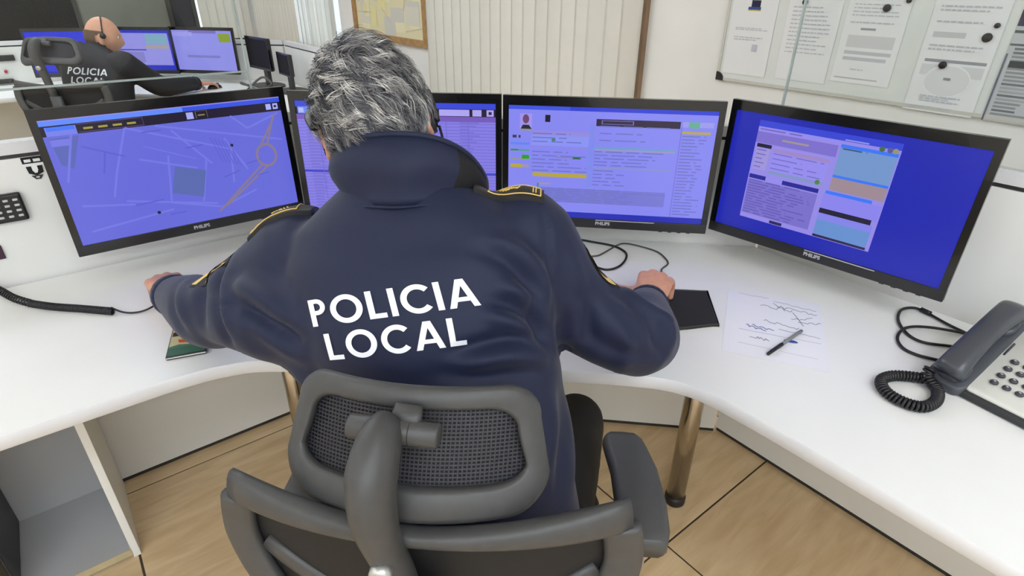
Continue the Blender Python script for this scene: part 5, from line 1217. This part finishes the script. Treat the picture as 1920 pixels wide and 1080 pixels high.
for sx in (-1, 1): MB().add(*tube([HRM2 @ np.array([sx * .08, 0, .012]), HRM2 @ np.array([sx * .094, 0, .012])], [.018, .014], 14)).build('ear_cushion', M_BLACK, hs2, True)
# collar band
pts = [np.array(TPL2[-1][0]) + np.array([.082 * math.cos(a), .07 * math.sin(a), .005]) - OB2 for a in np.linspace(R(-200), R(20), 24)]
MB().add(*tube(pts, [(.005, .02)] * 24, 8, up=(0, 0, 1), fixed_up=True)).build('collar', M_DKJ, jk2, True)
# chair
def copy_tree(o, parent=None):
    c = o.copy(); COL.objects.link(c); c.parent = parent
    for ch in [x for x in o.children]: copy_tree(ch, c)
    return c
chair2 = chair('black office chair under the bald officer in the background', (-2.66, 3.70, -.0), R(6), 0, .11)
# background desk things
DB = DZ - .02
V, F = ellipsoid((0, 0, 0), (.031, .055, .034), 16, 10); V = [(v[0], v[1], max(0, v[2])) for v in V]
ms2 = thing('computer_mouse', 'dark computer mouse under the hand of the bald officer', 'mouse', (BP[0] + .435, BP[1] + .64, DB), R(-30)); MB().add(V, F).build('body', M_BLACK, ms2, True); MB().add(*box(-.003, .003, .015, .035, .026, .034)).build('scroll_wheel', M_DARK, ms2)
def side_monitor(label, pos, yaw, s):
    t = monitor(label, pos[0], pos[1], pos[2], yaw, 3, [(rc(0, 0, 1, 1), (4, 4, 5))], s, arm=0, logo=False, lit=False); t.rotation_euler = (0, 0, R(yaw))
    zb = DB - pos[2]
    MB().add(*box(-.03, .03, .05 * s, .05 * s + .025, zb + .01, .02)).build('stand_neck', M_DARK, t); MB().add(*prism([tuple(p) for p in catmull([(-.11, -.04), (.11, -.04), (.12, .1), (0, .14), (-.12, .1)], 4, True)], zb, zb + .012)).build('stand_base', M_DARK, t)
    return t
side_monitor('dark switched-off monitor standing behind the edge of the left glass screen', RM(1.30, 4.62, .93), -52 + 8, .62)
side_monitor('small dark switched-off monitor nearest the far blinds', RM(1.36, 4.28, .885), -52, .42)
cable('cable_bundle', 'loose grey cables on the background desk beside the dark monitors', [tuple(RM(1.20, 4.60, DB + .02)), tuple(RM(1.12, 4.5, DB + .05)), tuple(RM(1.10, 4.40, DB + .07)), tuple(RM(1.18, 4.33, DB + .03)), tuple(RM(1.28, 4.36, DB + .05)), tuple(RM(1.25, 4.45, DB + .09)), tuple(RM(1.15, 4.47, DB + .02)), tuple(RM(1.10, 4.38, DB + .004))], .008, M_CABLE2)
# things on the background left panel
def bgp(n_, z_): return RM(n_, 1.7795 + BGM, z_)
dv = thing('intercom', 'black intercom with a small blue display on the background panel', 'intercom', bgp(-.155, .862), RZ)
bbox('case', (-.075, .065, -.03, 0, 0, .04), M_BLACK, dv, .006, 2); mesh('display', *box(-.07, -.04, -.032, -.03, .008, .034), mat('blue_display', (90, 160, 230), .3, emit=.6), dv)
rb = thing('red_button', 'red alarm button on the background panel', 'button', bgp(-.17, .79), RZ)
MB().add(*tube([(0, 0, 0), (0, -.006, 0)], .018, 16)).build('plate', M_WHITE, rb, True); MB().add(*tube([(0, -.006, 0), (0, -.016, 0)], [.011, .009], 16)).build('knob', mat('red_plastic', (190, 40, 40), .4, noise=.05), rb, True)
hk = thing('handset_hook', 'black handset hanging on the background panel near the desk', 'phone', bgp(-.19, DB + .012), RZ)
bbox('body', (-.075, .05, -.035, 0, 0, .03), M_BLACK, hk, .01, 3); bbox('clip', (.02, .035, -.04, -.03, .006, .024), M_DARK, hk, .002, 1)
